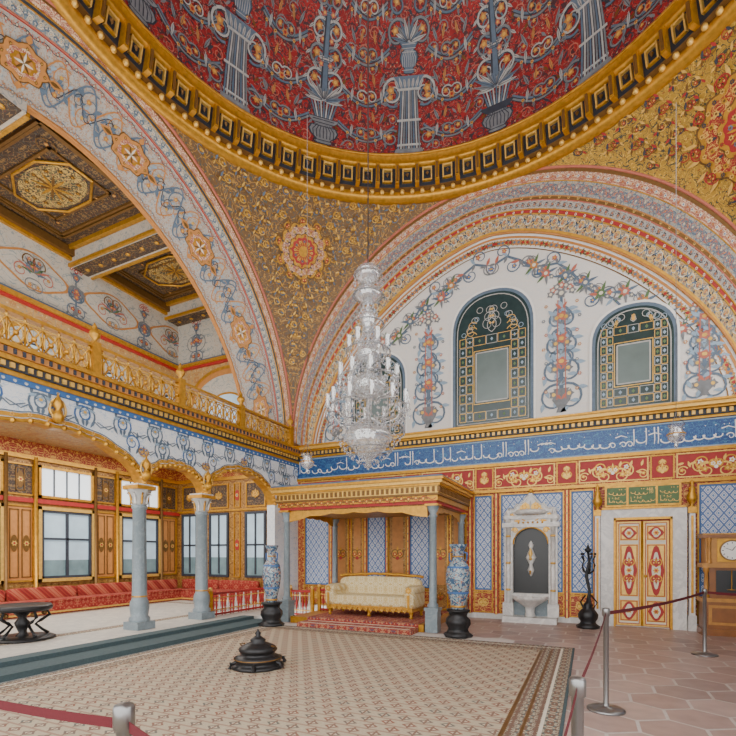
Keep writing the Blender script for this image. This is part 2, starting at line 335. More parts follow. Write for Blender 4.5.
for xx in (-6.32,-5.29,-4.67,-4.10,-3.49,-2.53,-1.925,-.415,.16,2.86):
    P(xx-.045,xx+.045,.1,2.9,'redp',.05); P(xx-.018,xx+.018,.1,2.9,'gold2',.06)
    for k in range(14): o.flower(xx,.3+k*.19,.035,'gold','blue',5,.065)
P(-12.0,XL-.25,.12,4.2,'ochre',.015)
for a,c in ((-11.75,-11.2),(-10.6,-9.95),(-9.2,-8.55)):
    P(a,c,1.4,2.7,'pane',.03); P(a,c,.86,1.4,'panelow',.03); frame(a-.06,c+.06,.8,2.76,.07,'slate',.07); P((a+c)/2-.025,(a+c)/2+.025,.9,2.7,'slate',.06); P(a,c,1.75,1.8,'slate',.06)
    P(a,c,2.95,3.6,'coffer',.03); frame(a-.04,c+.04,2.9,3.65,.04,'gold',.05)
    o.palm((a+c)/2,3.2,.4,'gold','gold2','gold',.05)
for a,c in ((-11.05,-10.8),(-9.7,-9.45),(-8.3,-7.8)):
    for z0,z1 in ((.8,2.75),(2.9,3.65)):
        frame(a,c,z0,z1,.03,'gold',.05); o.disc((a+c)/2,(z0+z1)/2,.09,'redp',.03,14,.16); o.flower((a+c)/2,(z0+z1)/2,.07,'gold2','blue',6,.04)
P(-12.0,XL-.25,2.8,2.86,'gold',.06); P(-12.0,XL-.25,3.75,3.85,'gold',.07); P(-12,XL-.25,3.85,4.2,'redfl',.03)
b.build('wall_back',(0,YB,0))
# frieze, calligraphy, cornice as separate trim
b=MB(); o=Orn(b,lambda x,z,k:(x,YB-k,z))
P(XL,XR,2.92,2.99,'gold',.08); P(XL,XR,2.99,3.53,'redfl',.03); P(XL,XR,3.53,3.6,'gold',.07)
x=XL+.1
i=0
while x<XR-.2:
    L=1.3 if i%2==0 else .42
    if i%2==0:
        frame(x,x+L,3.02,3.51,.025,'gold2',.045); P(x+.03,x+L-.03,3.05,3.48,'redp',.035)
        m=x+L/2
        for d in (1,-1):
            o.spiral(m+d*.05,3.26,.6 if d>0 else pi-.6,.15,1.3,-d,.035,'gold2',.045,18,'gold'); 
            o.spiral(m+d*.30,3.36,-.4 if d>0 else pi+.4,.13,1.4,-d,.03,'gold2',.045,18,'gold')
            o.spiral(m+d*.22,3.18,.1 if d>0 else pi-.1,.13,1.3,d,.03,'gold',.045,18,'white')
            o.spiral(m+d*.46,3.2,.9 if d>0 else pi-.9,.1,1.3,-d,.025,'gold2',.045,18,'gold')
            for k in range(5): o.leaf(m+d*(.12+k*.1),3.26+.05*(-1)**k,d*.5+(0 if d>0 else pi)+.8*(-1)**k,.14,.05,'gold2',.05)
        o.palm(m,3.2,.34,'gold','gold2','white',.052)
    else:
        frame(x,x+L,3.02,3.51,.025,'gold',.05); P(x+.03,x+L-.03,3.05,3.48,'redp',.04); o.palm(x+L/2,3.16,.3,'gold','gold2','gold2',.05); o.palm(x+L/2,3.4,.2,'gold','gold2','gold2',.05,-1)
    x+=L+.03; i+=1
P(XL,XR,3.6,4.16,'callig',.03); P(XL,XR,3.6,3.63,'ltblue',.04); P(XL,XR,4.12,4.15,'ltblue',.04)
def callig(o,u0,u1,z0,z1,off,mat='white',seed=3,wf=.06):
    x=u0; h=z1-z0; rnd=random.Random(seed)
    while x<u1-.12:
        k=rnd.random(); w=h*wf
        if k<.36:
            xx=x+.02; o.ribbon([(xx,z1-.02),(xx+.008,z0+h*.4),(xx+.0,z0+h*.18)],w,mat,off,.5); x+=h*.15
        elif k<.75:
            r=h*(.15+.12*rnd.random()); zc=z0+h*(.28+.2*rnd.random()); o.ribbon([(x+r+r*cos(a),zc+.75*r*sin(a)) for a in [pi*(.95+1.15*i/9) for i in range(10)]],w*1.15,mat,off,.3); x+=2*r*.85
        elif k<.9:
            o.spiral(x,z0+h*.3,1.2,h*.15,1.1,-1,w,mat,off,12); x+=h*.27
        else:
            o.ribbon([(x,z0+h*.62),(x+h*.25,z0+h*.7),(x+h*.5,z0+h*.6)],w,mat,off,.5); x+=h*.18
        if rnd.random()<.5: 
            dx=rnd.random()*.05; o.poly([(x+dx-.011,z0+h*.8),(x+dx,z0+h*.8+.012),(x+dx+.011,z0+h*.8),(x+dx,z0+h*.8-.012)],mat,off)
callig(o,XL+.05,XR,3.66,4.10,.035,'white',3,.055); callig(o,XL+.15,XR,3.70,4.0,.033,'blue',9)
P(XL,XR,4.16,4.21,'gold',.08); P(XL,XR,4.21,4.32,'slate',.12); P(XL,XR,4.32,4.36,'gold',.2); P(XL,XR,4.36,4.43,'gold2',.28); P(XL,XR,4.43,4.47,'gold',.32)
for k in range(int((XR-XL)/.12)): P(XL+k*.12,XL+k*.12+.06,4.23,4.31,'gold2',.15)
b.build('trim_5',(0,YB,3.6))
# ------------------------------------------------------------------ lunette
def sup(a,bb,n,ph):
    c=cos(ph); s_=max(0,sin(ph)); return math.copysign(abs(c)**(2/n),c)*a, s_**(2/n)*bb
b=MB(); N=64
LC=CX-.05
ci=[ (LC+sup(4.85,4.5,1.62,pi*i/N)[0], 4.4+sup(4.85,4.5,1.62,pi*i/N)[1]) for i in range(N+1)]
for i in range(N):
    (xa,za),(xb,zb)=ci[i],ci[i+1]
    b.face([(xa,YB,4.3),(xb,YB,4.3),(xb,YB,zb+.02),(xa,YB,za+.02)],'lunette')
b.box(XL-1,XR+1,YB+.02,YB+.25,4.3,10.2,'cream','yYxXZz')
o=Orn(b,lambda x,z,k:(x,YB-k,z))
def scl(f): return [(LC+(x-LC)*f,4.4+(z-4.4)*f) for x,z in ci]
c1=scl(.985);c2=scl(.93)
o.ribbon(c1,.05,'orange',.01,0); o.ribbon(c2,.022,'golddk',.01,0)
c3=scl(.958)
for i in range(1,N):
    for fr in (0,.5):
        x=c3[i][0]*(1-fr)+c3[min(i+1,N)][0]*fr; z=c3[i][1]*(1-fr)+c3[min(i+1,N)][1]*fr
        o.flower(x,z,.085,'banddark' if (i%2) else 'orange','redp' if i%2 else 'bluegrey',6,.009)
W=[(LC+.02,1.72,4.53,7.6,.9),(LC+2.9,1.42,4.5,6.62,.72),(LC-2.9,1.42,4.5,6.62,.72)]
def archpts(cx,w,z0,z1,rise,n=20):
    h=w/2; return [(cx-h,z0),(cx+h,z0)]+[(cx+h*abs(cos(pi*i/n))**.9*(1 if i<=n/2 else -1),z1-rise+rise*sin(pi*i/n)**.85) for i in range(n+1)]
for sx in (1,-1):
    X=lambda d: LC+sx*d
    for tx,th,tw,tn in ((1.52,2.75,1.05,7),(4.12,1.8,.9,6)):
        o.tree(X(tx),4.62,th,tw,'bluegrey','ltblue','pink','grey','grey',.012,tn)
        for q in range(tn):
            for d in (1,-1): 
                o.leaf(X(tx),4.9+q*th*.12,d*.9+(0 if d>0 else pi),.2,.06,'grey' if q%2 else 'pink',.016)
                o.flower(X(tx)+d*(.3+.05*(q%2))*tw,5.1+q*th*.115,.045,('orange','pink','bluegrey')[q%3],'cream',6,.02)
        o.ribbon([(X(tx)-.09,4.9),(X(tx)-.07,4.62+th*.9)],.02,'pink',.02,0); o.ribbon([(X(tx)+.09,4.9),(X(tx)+.07,4.62+th*.9)],.02,'pink',.02,0)
    pts=[(X(.1+.27*i),8.25-.018*i*i+.12*sin(i*1.5)) for i in range(13)]
    o.ribbon(pts,.06,'bluegrey',.011,.2)
    for i,(x,z) in enumerate(pts):
        o.spiral(x,z,(.8 if i%2 else -1.2) if sx>0 else (pi-.8 if i%2 else pi+1.2),.17,1.2,(1 if i%2 else -1)*sx,.035,'bluegrey' if i%3 else 'grey',.012,16,'pink' if i%2 else 'blue')
        o.leaf(x,z,1.2+i,.2,.07,'ltblue' if i%2 else 'pink',.014); o.leaf(x,z,3.2+i,.17,.06,'grey',.014)
    for (dx,z,f) in ((1.2,7.75,'pink'),(2.0,7.35,'bluegrey'),(2.75,6.98,'pink'),(3.45,6.35,'bluegrey'),(.95,8.0,'orange'),(2.3,7.05,'green'),(1.6,7.6,'bluegrey'),(3.1,6.7,'orange'),(3.75,6.0,'pink')):
        o.flower(X(dx),z,.11,f,'cream',7,.018); o.flower(X(dx)+.12,z-.1,.06,'grey','cream',5,.019)
        for k in range(7): o.leaf(X(dx),z,k*pi/3.5+.3,.27,.06,('bluegrey','green','grey')[k%3],.013)
        for k in (0,1): o.spiral(X(dx),z,k*pi+.6,.13,1.2,1-2*k,.02,'grey',.012,14,'pink')
for c,w,z0,z1,rise in W:
    o.fan(archpts(c,w+.22,z0-.05,z1+.12,rise+.08),'white',.024)
    o.fan(archpts(c,w+.13,z0-.02,z1+.07,rise+.05),'bluegrey',.028)
    o.fan(archpts(c,w,z0,z1,rise),'panedk',.032)
    ap=archpts(c,w-.10,z0+.05,z1-.06,rise); o.ribbon(ap+[ap[0]],.022,'ltgrey',.036,0)
    iw=w*.21; zi0=z0+.55; zi1=z0+ (1.70 if w>1.5 else 1.36)
    def fr(x0,x1,za,zb,ww,m,of): 
        o.ribbon([(x0,za),(x1,za)],ww,m,of,0);o.ribbon([(x0,zb),(x1,zb)],ww,m,of,0);o.ribbon([(x0,za),(x0,zb)],ww,m,of,0);o.ribbon([(x1,za),(x1,zb)],ww,m,of,0)
    o.poly([(c-iw,zi0),(c+iw,zi0),(c+iw,zi1),(c-iw,zi1)],'panegr',.036)
    fr(c-iw,c+iw,zi0,zi1,.03,'ltgrey',.040); fr(c-iw-.05,c+iw+.05,zi0-.05,zi1+.05,.018,'gold2',.038)
    xo0,xo1=c-w/2+.1,c+w/2-.1; zo0,zo1=z0+.1,zi1+.40
    xs=[xo0,(xo0+c-iw-.07)/2,c-iw-.07,c-iw*.36,c+iw*.36,c+iw+.07,(xo1+c+iw+.07)/2,xo1]; nz=9 
    for i_ in range(7):
        for j_ in range(nz):
            za=zo0+(zo1-zo0)*j_/nz+.012; zb=zo0+(zo1-zo0)*(j_+1)/nz-.012; xa=xs[i_]+.01; xb=xs[i_+1]-.01
            if xb>c-iw and xa<c+iw and zb>zi0-.06 and za<zi1+.06: continue
            fr(xa,xb,za,zb,.013,'ltgrey' if (i_+j_)%2 else 'gold2',.036)
            xm,zm=(xa+xb)/2,(za+zb)/2; o.poly([(xm-.032,zm),(xm,zm+.045),(xm+.032,zm),(xm,zm-.045)],'ltblue' if (i_+j_)%2 else 'green',.037)
    zt=zo1+.05; hh=z1-.12-zt
    for k in range(3):
        for s_ in (1,-1):
            o.spiral(c,zt+k*hh*.25,.5 if s_>0 else pi-.5,hh*(.25-.05*k),1.3,s_,.018,'ltgrey',.036,18,'gold2')
            o.spiral(c+s_*w*.2,zt+k*hh*.16,1.0 if s_>0 else pi-1.0,hh*(.2-.03*k),1.2,-s_,.018,'gold2',.037,18)
            o.ribbon([(c+s_*w*(.3-.07*k)+.07*cos(t*pi/5),zt+hh*(.15+.27*k)+.07*sin(t*pi/5)) for t in range(11)],.014,'ltgrey',.036,0)
            o.ribbon([(c+s_*w*(.38-.09*k)+.05*cos(t*pi/5),zt+hh*(.04+.2*k)+.05*sin(t*pi/5)) for t in range(11)],.012,'ltblue',.036,0)
b.build('wall_lunette',(LC,YB,4.4))
# ------------------------------------------------------------------ lofted arches
def loft(c0,c1,bands,ndir,orn=None,N=90,tubes=()):
    b=MB(); A=[Vector(c0(pi*i/N)) for i in range(N+1)]; B=[Vector(c1(pi*i/N)) for i in range(N+1)]
    L=[0]
    for i in range(N): L.append(L[-1]+((A[i+1]+B[i+1])/2-(A[i]+B[i])/2).length)
    wd=(A[N//2]-B[N//2]).length
    for v0,v1,m in bands:
        b.grid(lambda i,v:A[int(i)].lerp(B[int(i)],v),list(range(N+1)),[v0,(v0+v1)/2,v1],m,lambda i,v:(L[int(i)],v*wd))
    def pt(u,v):
        u=max(0,min(L[-1]-1e-4,u)); lo=max(0,min(N-1,int(u/L[-1]*N)))
        while L[lo]>u: lo-=1
        while L[lo+1]<u: lo+=1
        f=(u-L[lo])/(L[lo+1]-L[lo]); return A[lo].lerp(A[lo+1],f).lerp(B[lo].lerp(B[lo+1],f),v/wd)
    def mp(u,v,k):
        p=pt(u,v); e=.02; t=pt(u+e,v)-pt(u-e,v); w=pt(u,v+e)-pt(u,v-e); n=t.cross(w)
        n=n.normalized() if n.length>1e-12 else Vector(ndir(p))
        if n.dot(Vector(ndir(p)))<0: n=-n
        return p+n*k
    for v,r,m in tubes: b.tube([A[i].lerp(B[i],v) for i in range(N+1)],r,m,6)
    if orn: orn(Orn(b,mp),L[-1],wd)
    return b
def to_c(p): return (CX-p.x,CY-p.y,4-p.z)
def o_back(o,L,w):
    o.vine(.1,L-.1,w*.31,w*.11,.36,.014,'bluegrey','grey','pink',.008,1.1)
    o.vine(.19,L-.1,w*.31,w*.11,.36,.012,'pink','bluegrey','cream',.010,1.1)
    o.vine(.1,L-.1,w*.55,w*.06,.26,.012,'slate','ltgrey','redp',.008,1.1)
    o.vine(.1,L-.1,w*.80,w*.13,.4,.016,'gold2','slate','redp',.008,1.1)
    o.vine(.3,L-.1,w*.80,w*.13,.4,.014,'cream','bluegrey','pink',.010,1.1)
    u=.3
    while u<L: o.flower(u,w*.135,.035,'cream','blue',5,.008); o.flower(u+.1,w*.135,.025,'orange','redp',6,.008); o.flower(u,w*.44,.03,'gold2','slate',6,.008); o.flower(u+.1,w*.66,.03,'cream','redp',6,.008); u+=.2
b=loft(lambda a:(CX+S*cos(a),YA,4.6+S*sin(a)),lambda a:(LC+sup(4.85,4.5,1.62,a)[0],YB-.03,4.4+sup(4.85,4.5,1.62,a)[1]),
 [(0,.07,'golddk'),(.07,.2,'bandred'),(.2,.42,'bandcream'),(.42,.48,'golddk'),(.48,.62,'bandblue'),(.62,.69,'redp'),(.69,.92,'bandin'),(.92,1,'gold')],to_c,o_back,110,
 ((0,.03,'pink'),(.2,.012,'gold'),(.42,.014,'orange'),(.48,.014,'pink'),(.62,.015,'gold'),(.69,.016,'gold'),(.98,.025,'orange')))
b.build('trim_1',(CX,YA,4.6))
def o_left(o,L,w):
    # flowing scrollwork between medallions
    o.vine(.2,L-.2,w*.60,w*.46,1.0,.030,'bluegrey','bluegrey','orange',.011,1.1,.20)
    o.vine(.7,L-.2,w*.60,w*.46,1.0,.022,'orange','ltblue','gold2',.010,1.1,.18)
    o.vine(.45,L-.2,w*.60,w*.22,.6,.016,'slate','bluegrey','orange',.013,1.3,.10)
    o.vine(.1,L-.1,w*.225,w*.05,.3,.013,'cream','bluegrey','cream',.008,1)
    o.vine(.1,L-.1,w*.345,w*.03,.3,.010,'slate','pink','cream',.008,1)
    o.vine(.1,L-.1,w*.895,w*.03,.3,.010,'bluegrey','orange','cream',.008,1)
    u=.95
    while u<L:
        for rr,m in ((1,'golddk'),(.94,'orange'),(.70,'bandred'),(.5,'gold'),(.36,'orange')):
            o.fan([(u+.40*rr*(1+.10*cos(8*t*pi/16))*cos(t*pi/16),w*.60+.25*rr*(1+.10*cos(8*t*pi/16))*sin(t*pi/16)) for t in range(32)],m,.020+.003*(1-rr)*5)
        for k in range(8): o.leaf(u,w*.60,k*pi/4,.15,.035,'golddk' if k%2 else 'cream',.034); o.flower(u+.33*cos(k*pi/4),w*.6+.20*sin(k*pi/4),.028,'golddk','gold2',5,.034)
        for d in (1,-1):
            o.leaf(u+d*.40,w*.6,0 if d>0 else pi,.26,.12,'orange',.022); o.leaf(u+d*.42,w*.6,0 if d>0 else pi,.18,.06,'golddk',.026); o.leaf(u,w*.6+d*.26,d*pi/2,.12,.1,'orange',.022)
        u+=2.0
for nm,sx in (('trim_2',-1),('trim_3',1)):
    b=loft(lambda a:(CX+sx*S,CY+S*cos(a),4.6+S*sin(a)),lambda a:(CX+sx*(S+1.2),CY+sup(4.85,4.55,1.85,a)[0],4.5+sup(4.85,4.55,1.85,a)[1]),
     [(0,.04,'golddk'),(.04,.12,'bandred'),(.12,.16,'slate'),(.16,.27,'bandcream'),(.27,.3,'redp'),(.3,.93,'bandblue'),(.93,1,'orange')],to_c,o_left if sx<0 else None,110,
     ((0,.03,'pink'),(.12,.012,'gold'),(.16,.012,'gold'),(.28,.015,'pink'),(.95,.025,'orange')))
    b.build(nm,(CX+sx*S,CY,4.6))
# ------------------------------------------------------------------ pendentives (spherical)
RS=S*math.sqrt(2); PH0=math.asin(5.43/RS)
def sph(ph,th,k=0): 
    r=RS-k; return Vector((CX+r*sin(ph)*cos(th),CY+r*sin(ph)*sin(th),4.6+r*cos(ph)))
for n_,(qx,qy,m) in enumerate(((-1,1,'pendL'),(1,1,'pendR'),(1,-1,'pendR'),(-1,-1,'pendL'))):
    b=MB(); dg=math.atan2(qy,qx)
    ws=[-1+i/30 for i in range(61)]; ss=[i/16 for i in range(17)]
    def ang(w):
        if w<0: psi=(1+w)*pi/2; x,y=S,S*sin(psi)
        else: psi=(1-w)*pi/2; x,y=S*sin(psi),S
        return math.atan2(y,x)-pi/4, max(PH0,math.acos(max(-1,min(1,S*cos(psi)/RS))))
    def fn(w,s):
        a,pe=ang(w); return sph(PH0+(pe-PH0)*s,dg+a)
    def uvp(w,s):
        a,pe=ang(w); ph=PH0+(pe-PH0)*s; return (a*RS*sin(ph),(ph-PH0)*RS)
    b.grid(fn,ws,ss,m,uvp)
    if qy>0:
        L=qx<0
        def mp(u,v,k): 
            ph=PH0+v/RS; return sph(ph,dg+u/(RS*sin(ph)),k+.025)
        o=Orn(b,mp)
        def inside(u,v,mg):
            ph=PH0+v/RS; r=RS*sin(ph); a=dg+u/r; x=abs(r*cos(a)); y=abs(r*sin(a))
            return x<S-mg and y<S-mg and v>mg*.8
        r=.60 if L else .80; vc=1.25 if L else 1.5; uc=0.0
        def lob(f,n,amp): return [(uc+r*f*(1+amp*cos(n*t*pi/40))*cos(t*pi/40),vc+r*f*(1+amp*cos(n*t*pi/40))*sin(t*pi/40)) for t in range(80)]
        for f,mm,of in ((1,'golddk',.018),(.96,'gold',.022),(.86,'bandred' if L else 'redfl',.027),(.62,'golddk',.033),(.58,'gold',.036),(.48,'redp',.040),(.2,'gold',.046)):
            o.fan(lob(f,12,.05),mm,of)
        for ringr,n,mats,sz in ((.90,28,('gold2','slate'),.055),(.74,20,('orange','gold2') if L else ('gold','gold2'),.07),(.54,16,('redp','gold2'),.05),(.35,12,('gold2','bluegrey'),.06)):
            for k in range(n): o.flower(uc+r*ringr*cos(2*pi*k/n),vc+r*ringr*sin(2*pi*k/n),r*sz,mats[k%2],'golddk',6,.05)
        for k in range(20):
            a=k*pi/10
            o.spiral(uc+r*1.0*cos(a),vc+r*1.0*sin(a),a,r*.15,1.1,1 if k%2 else -1,.022,'gold' if L else 'redp',.03,14,'redp')
            o.leaf(uc+r*1.0*cos(a),vc+r*1.0*sin(a),a,r*.28,r*.08,'golddk' if L else 'gold2',.03); o.leaf(uc+r*.6*cos(a),vc+r*.6*sin(a),a,r*.2,r*.07,'slate' if k%2 else 'gold2',.048)
            o.leaf(uc+r*.2*cos(a),vc+r*.2*sin(a),a,r*.22,r*.05,'gold',.048)
        ml=('gold2','gold','bluegrey','golddk') if L else ('golddk','redp','slate','gold2')
        ST_=.23; row=0; v=.18
        while v<5.2:
            for i in range(-24,25):
                u=i*ST_*1.05+(ST_/2 if row%2 else 0)
                if math.hypot(u-uc,v-vc)<r*1.22 or not inside(u,v,.14): continue
                d=1 if (i+row)%2 else -1; ai=abs(i)
                dd=d if u>=0 else -d
                o.spiral(u,v,(pi/2+.5*dd),.085,1.25,dd,.020,ml[(ai+row)%4],.018,12,ml[1] if (ai+row)%3 else None)
                o.leaf(u,v,-pi/2-.5*dd,.13,.045,ml[(ai+1+row)%4],.02); o.leaf(u,v,dd*.3,.11,.04,ml[(ai+2+row)%4],.02); o.leaf(u,v,pi/2-dd*.4,.10,.035,ml[(ai+3+row)%4],.021)
            v+=ST_; row+=1
    b.build('ceiling_pendentive' if n_==0 else 'ceiling_pendentive.00%d'%n_,(CX+qx*4.5,CY+qy*4.5,8))
# ------------------------------------------------------------------ dome ring + dome
b=MB(); c=(CX,CY,.03)
b.lathe([(5.50,9.86),(5.38,9.83),(5.30,9.88),(5.27,9.95),(5.31,10.02)],c,'gold',96)
b.lathe([(5.31,10.02),(5.26,10.05),(5.23,10.07)],c,'golddk',96)
b.lathe([(5.23,10.07),(5.22,10.12),(5.14,10.44)],c,'navy',96)
b.lathe([(5.14,10.44),(5.07,10.46),(5.05,10.52),(5.09,10.57),(5.04,10.62),(5.05,10.7)],c,'gold',96)
nd=70
for k in range(nd):
    a=2*pi*k/nd; 
    def bx(a0,a1,r0,r1,z0,z1,m,sl=.07):
        z0+=.03;z1+=.03
        q=[(CX+r*cos(t),CY+r*sin(t)) for r,t in ((r0,a0),(r1,a0),(r1,a1),(r0,a1))]
        q2=[(CX+(r-sl)*cos(t),CY+(r-sl)*sin(t)) for r,t in ((r0,a0),(r1,a0),(r1,a1),(r0,a1))]
        lo=[(x,y,z0) for x,y in q]; hi=[(x,y,z1) for x,y in q2]
        for i in range(4): b.face([lo[i],lo[(i+1)%4],hi[(i+1)%4],hi[i]],m)
        b.face(lo[::-1],m); b.face(hi,m)
    w=2*pi/nd
    bx(a-w*.10,a+w*.10,5.08,5.25,10.06,10.46,'gold'); bx(a-w*.05,a+w*.05,5.05,5.1,10.1,10.4,'golddk')
    bx(a+w*.28,a+w*.72,5.16,5.24,10.14,10.17,'gold',.01); bx(a+w*.28,a+w*.72,5.10,5.18,10.37,10.40,'gold2',.01)
    bx(a+w*.26,a+w*.32,5.15,5.24,10.14,10.40,'gold2'); bx(a+w*.68,a+w*.74,5.15,5.24,10.14,10.40,'gold2')
    for q in (.25,.75): b.ball((CX+5.24*cos(a+w*q),CY+5.24*sin(a+w*q),10.0),.055,'gold2',6)
    b.octa((CX+5.13*cos(a+w/2),CY+5.13*sin(a+w/2),10.32),.04,.12,'golddk')
b.build('trim_4',(CX,CY,9.9))
b=MB(); RD=5.06
def dm(u,v,k=0):
    th=u/5.0; ph=v/5.2; r=(RD-k)*cos(ph); return Vector((CX+r*cos(th),CY+r*sin(th),10.69+(RD*.98-k)*sin(ph)))
us=[2*pi*5*i/128 for i in range(129)]; vs=[8.17*j/24 for j in range(25)]
b.grid(dm,us,vs,'domered',lambda u,v:(u,v))
o=Orn(b,lambda u,v,k:dm(u,v,k+.014),'slate')
SP=2*pi*5/16
b.tube([dm(2*pi*5*i/96,0.02,.02) for i in range(97)],.03,'gold',6)
u0=5*math.atan2(CY,CX)
for row in range(11):
    v=.25+row*.32; n=64
    for i in range(n):
        u=u0+(i+(.5 if row%2 else 0))*SP*16/n; d=1 if (i+row)%2 else -1
        if cos((u-u0)/5)<-.35: continue
        o.ol=None
        o.spiral(u,v,pi/2+d*.7,.12,1.3,d,.024,('grey','slate','pink')[(i+row)%3],.002,12,'orange' if (i*7+row)%3==0 else None)
        o.leaf(u,v,-pi/2+d*.7,.16,.05,('grey','slate','golddk')[(i+row*2)%3],.003)
o.ol='slate'
def urnp(o,u,v,w,h,m,m2):
    prof=[(.18,0),(.3,.04),(.16,.1),(.42,.32),(.5,.5),(.42,.68),(.22,.78),(.3,.86),(.5,.92),(.55,1)]
    for f,mm,of in ((1.12,'slate',.010),(1,m,.013)):
        o.fan([(u+w*a*f,v+h*(.5+(z-.5)*(f*.5+.5))) for a,z in prof]+[(u-w*a*f,v+h*(.5+(z-.5)*(f*.5+.5))) for a,z in prof[::-1]],mm,of)
    q=o.ol; o.ol=None
    for k in range(-3,4): o.ribbon([(u+k*w*.12,v+h*.2),(u+k*w*.13,v+h*.5),(u+k*w*.07,v+h*.76)],w*.035,m2,.018,.2)
    for zz in (.1,.68,.8,.93): o.ribbon([(u-w*.4,v+h*zz),(u+w*.4,v+h*zz)],w*.03,m2,.019,0)
    o.ol=q
for k in range(16):
    u=u0+k*SP; A=(k%2==0)
    if cos((u-u0)/5)<-.4: continue
    if not A:
        urnp(o,u,.08,.62,.55,'grey','slate')
        for i in range(-4,5): o.ribbon([(u+i*.04,.6),(u+i*.075,1.0),(u+i*.12,1.25-.02*i*i)],.035,'ltgrey' if i%2 else 'bluegrey',.016,.5)
        for i in range(13):
            t=i/12*pi; o.leaf(u,1.0,t,.45+.12*sin(3*t),.08,('ltgrey','grey','bluegrey')[i%3],.02)
        o.ribbon([(u,1.1),(u,1.8),(u,2.6)],.12,'bluegrey',.015,.4)
        urnp(o,u,1.5,.34,.34,'ltgrey','slate'); urnp(o,u,2.3,.3,.3,'grey','slate')
        for j,(vv,r) in enumerate(((1.5,.24),(1.95,.22),(2.4,.2),(2.9,.18),(3.3,.15))):
            for d in (1,-1):
                p=o.spiral(u,vv,.9 if d>0 else pi-.9,r,1.3,-d,.05,'grey' if j%2 else 'ltgrey',.018,18,'orange')
                o.spiral(u+d*.08,vv,.2 if d>0 else pi-.2,r*.9,1.2,d,.035,'bluegrey',.016,18,'pink')
                for jj in (2,5,8): o.leaf(p[jj][0],p[jj][1],math.atan2(p[jj+1][1]-p[jj][1],p[jj+1][0]-p[jj][0])+d*.9,.16,.055,'ltgrey',.02)
    else:
        for i in range(-4,5): o.ribbon([(u+i*.062,.05),(u+i*.05,.9),(u+i*.042,1.5)],.035,('ltgrey','bluegrey','grey')[i%3],.014,.1)
        o.fan([(u-.34,0.02),(u+.34,.02),(u+.3,.14),(u-.3,.14)],'grey',.02); o.fan([(u-.24,1.42),(u+.24,1.42),(u+.36,1.66),(u-.36,1.66)],'bluegrey',.02)
        for zz in (.2,.75,1.38): o.fan([(u-.27,zz),(u+.27,zz),(u+.27,zz+.05),(u-.27,zz+.05)],'ltgrey',.024)
        for i in range(7): o.leaf(u+(i-3)*.08,1.42,pi/2+(3-i)*.15,.24,.06,'ltgrey',.026)
        urnp(o,u,1.72,.4,.55,'bluegrey','ltgrey')
        for i in range(11):
            t=pi*(.08+.84*i/10); o.leaf(u,2.25,t,.45,.08,('bluegrey','ltgrey','grey')[i%3],.022)
        for d in (1,-1):
            for (du,vv,aa,r,s_,w_,mm) in ((.2,1.6,.5,.28,-1,.055,'ltgrey'),(.26,1.1,-.5,.22,1,.045,'bluegrey'),(.1,2.6,.7,.25,-1,.05,'grey'),(.1,3.05,.7,.22,-1,.05,'bluegrey'),(.28,.55,.6,.2,-1,.045,'grey')):
                p=o.spiral(u+d*du,vv,aa if d>0 else pi-aa,r,1.3,s_*d,w_,mm,.018,20,'orange')
                for jj in (3,7): o.leaf(p[jj][0],p[jj][1],math.atan2(p[jj+1][1]-p[jj][1],p[jj+1][0]-p[jj][0])-s_*d*.9,.15,.05,'grey',.02)
    um=u+SP/2
    for j,(vv,am) in enumerate(((.6,.3),(1.35,.28),(2.1,.25),(2.85,.22))):
        for q in range(2): o.ribbon([(um+SP*.33*(t/6-1)*(1-.1*j),vv-am*cos((t/6-1)*pi/2)+q*.07) for t in range(13)],.038,('grey','bluegrey')[(q+j)%2],.013+.002*q,0)
        for d in (1,-1):
            o.spiral(um,vv-am+.25,.9 if d>0 else pi-.9,.13,1.3,-d,.032,'ltgrey' if j%2 else 'grey',.02,16,'orange'); o.leaf(um+d*.3,vv+.1,pi/2-d*.4,.3,.07,'grey',.02); o.leaf(um+d*.18,vv+.12,pi/2+d*.2,.26,.06,'orange',.02)
            o.leaf(um+d*.33,vv+.05,-pi/2+d*.1,.28,.06,'ltgrey',.022)
            for t in (2,4): o.leaf(um+d*SP*.33*t/6,vv-am*cos(t/6*pi/2),-pi/2,.15,.05,'grey',.02); o.flower(um+d*SP*.33*t/6,vv-am*cos(t/6*pi/2),.04,'gold2','redp',6,.024)
        o.flower(um,vv-am+.1,.08,'orange','redp',6,.025)
b.build('ceiling_dome',(CX,CY,10.6))
# ------------------------------------------------------------------ arcade wall left
b=MB(); AR=[(2.9,6.05,3.44),(6.05,7.59,3.22),(7.59,10.05,3.44)]
ZS=2.78
def arz(y):
    for a,c,t in AR:
        if a<=y<=c:
            q=abs((y-(a+c)/2)/((c-a)/2)); 
            base=(max(0,1-q**2.1))**.62
            return ZS+(t-ZS)*base+.03*abs(sin(q*pi*3.0))*(1 if q<.98 else 0)
    return None
ys=[]
for a,c,t in AR:
    n=40
    ys.append([a+(c-a)*(.5-.5*cos(pi*i/n)) for i in range(n+1)])
ZT=4.02
def strip(y0,y1,z0a,z0b):
    for X in (XL,XL-.25):
        b.face([(X,y0,z0a),(X,y1,z0b),(X,y1,ZT),(X,y0,ZT)],'galwhite')
    b.face([(XL,y0,z0a),(XL,y1,z0b),(XL-.25,y1,z0b),(XL-.25,y0,z0a)],'gold')
for L in ys:
    for i in range(len(L)-1):
        za=arz(L[i]); zb=arz(L[i+1]); strip(L[i],L[i+1],za if 0<i else ZS,zb if i<len(L)-2 else ZS)
b.box(XL-.25,XL,-1,2.75,.12,ZT,'galwhite'); b.box(XL-.25,XL,2.75,2.9,ZS,ZT,'galwhite'); b.box(XL-.25,XL,10.05,YB,.12,ZT,'galwhite')
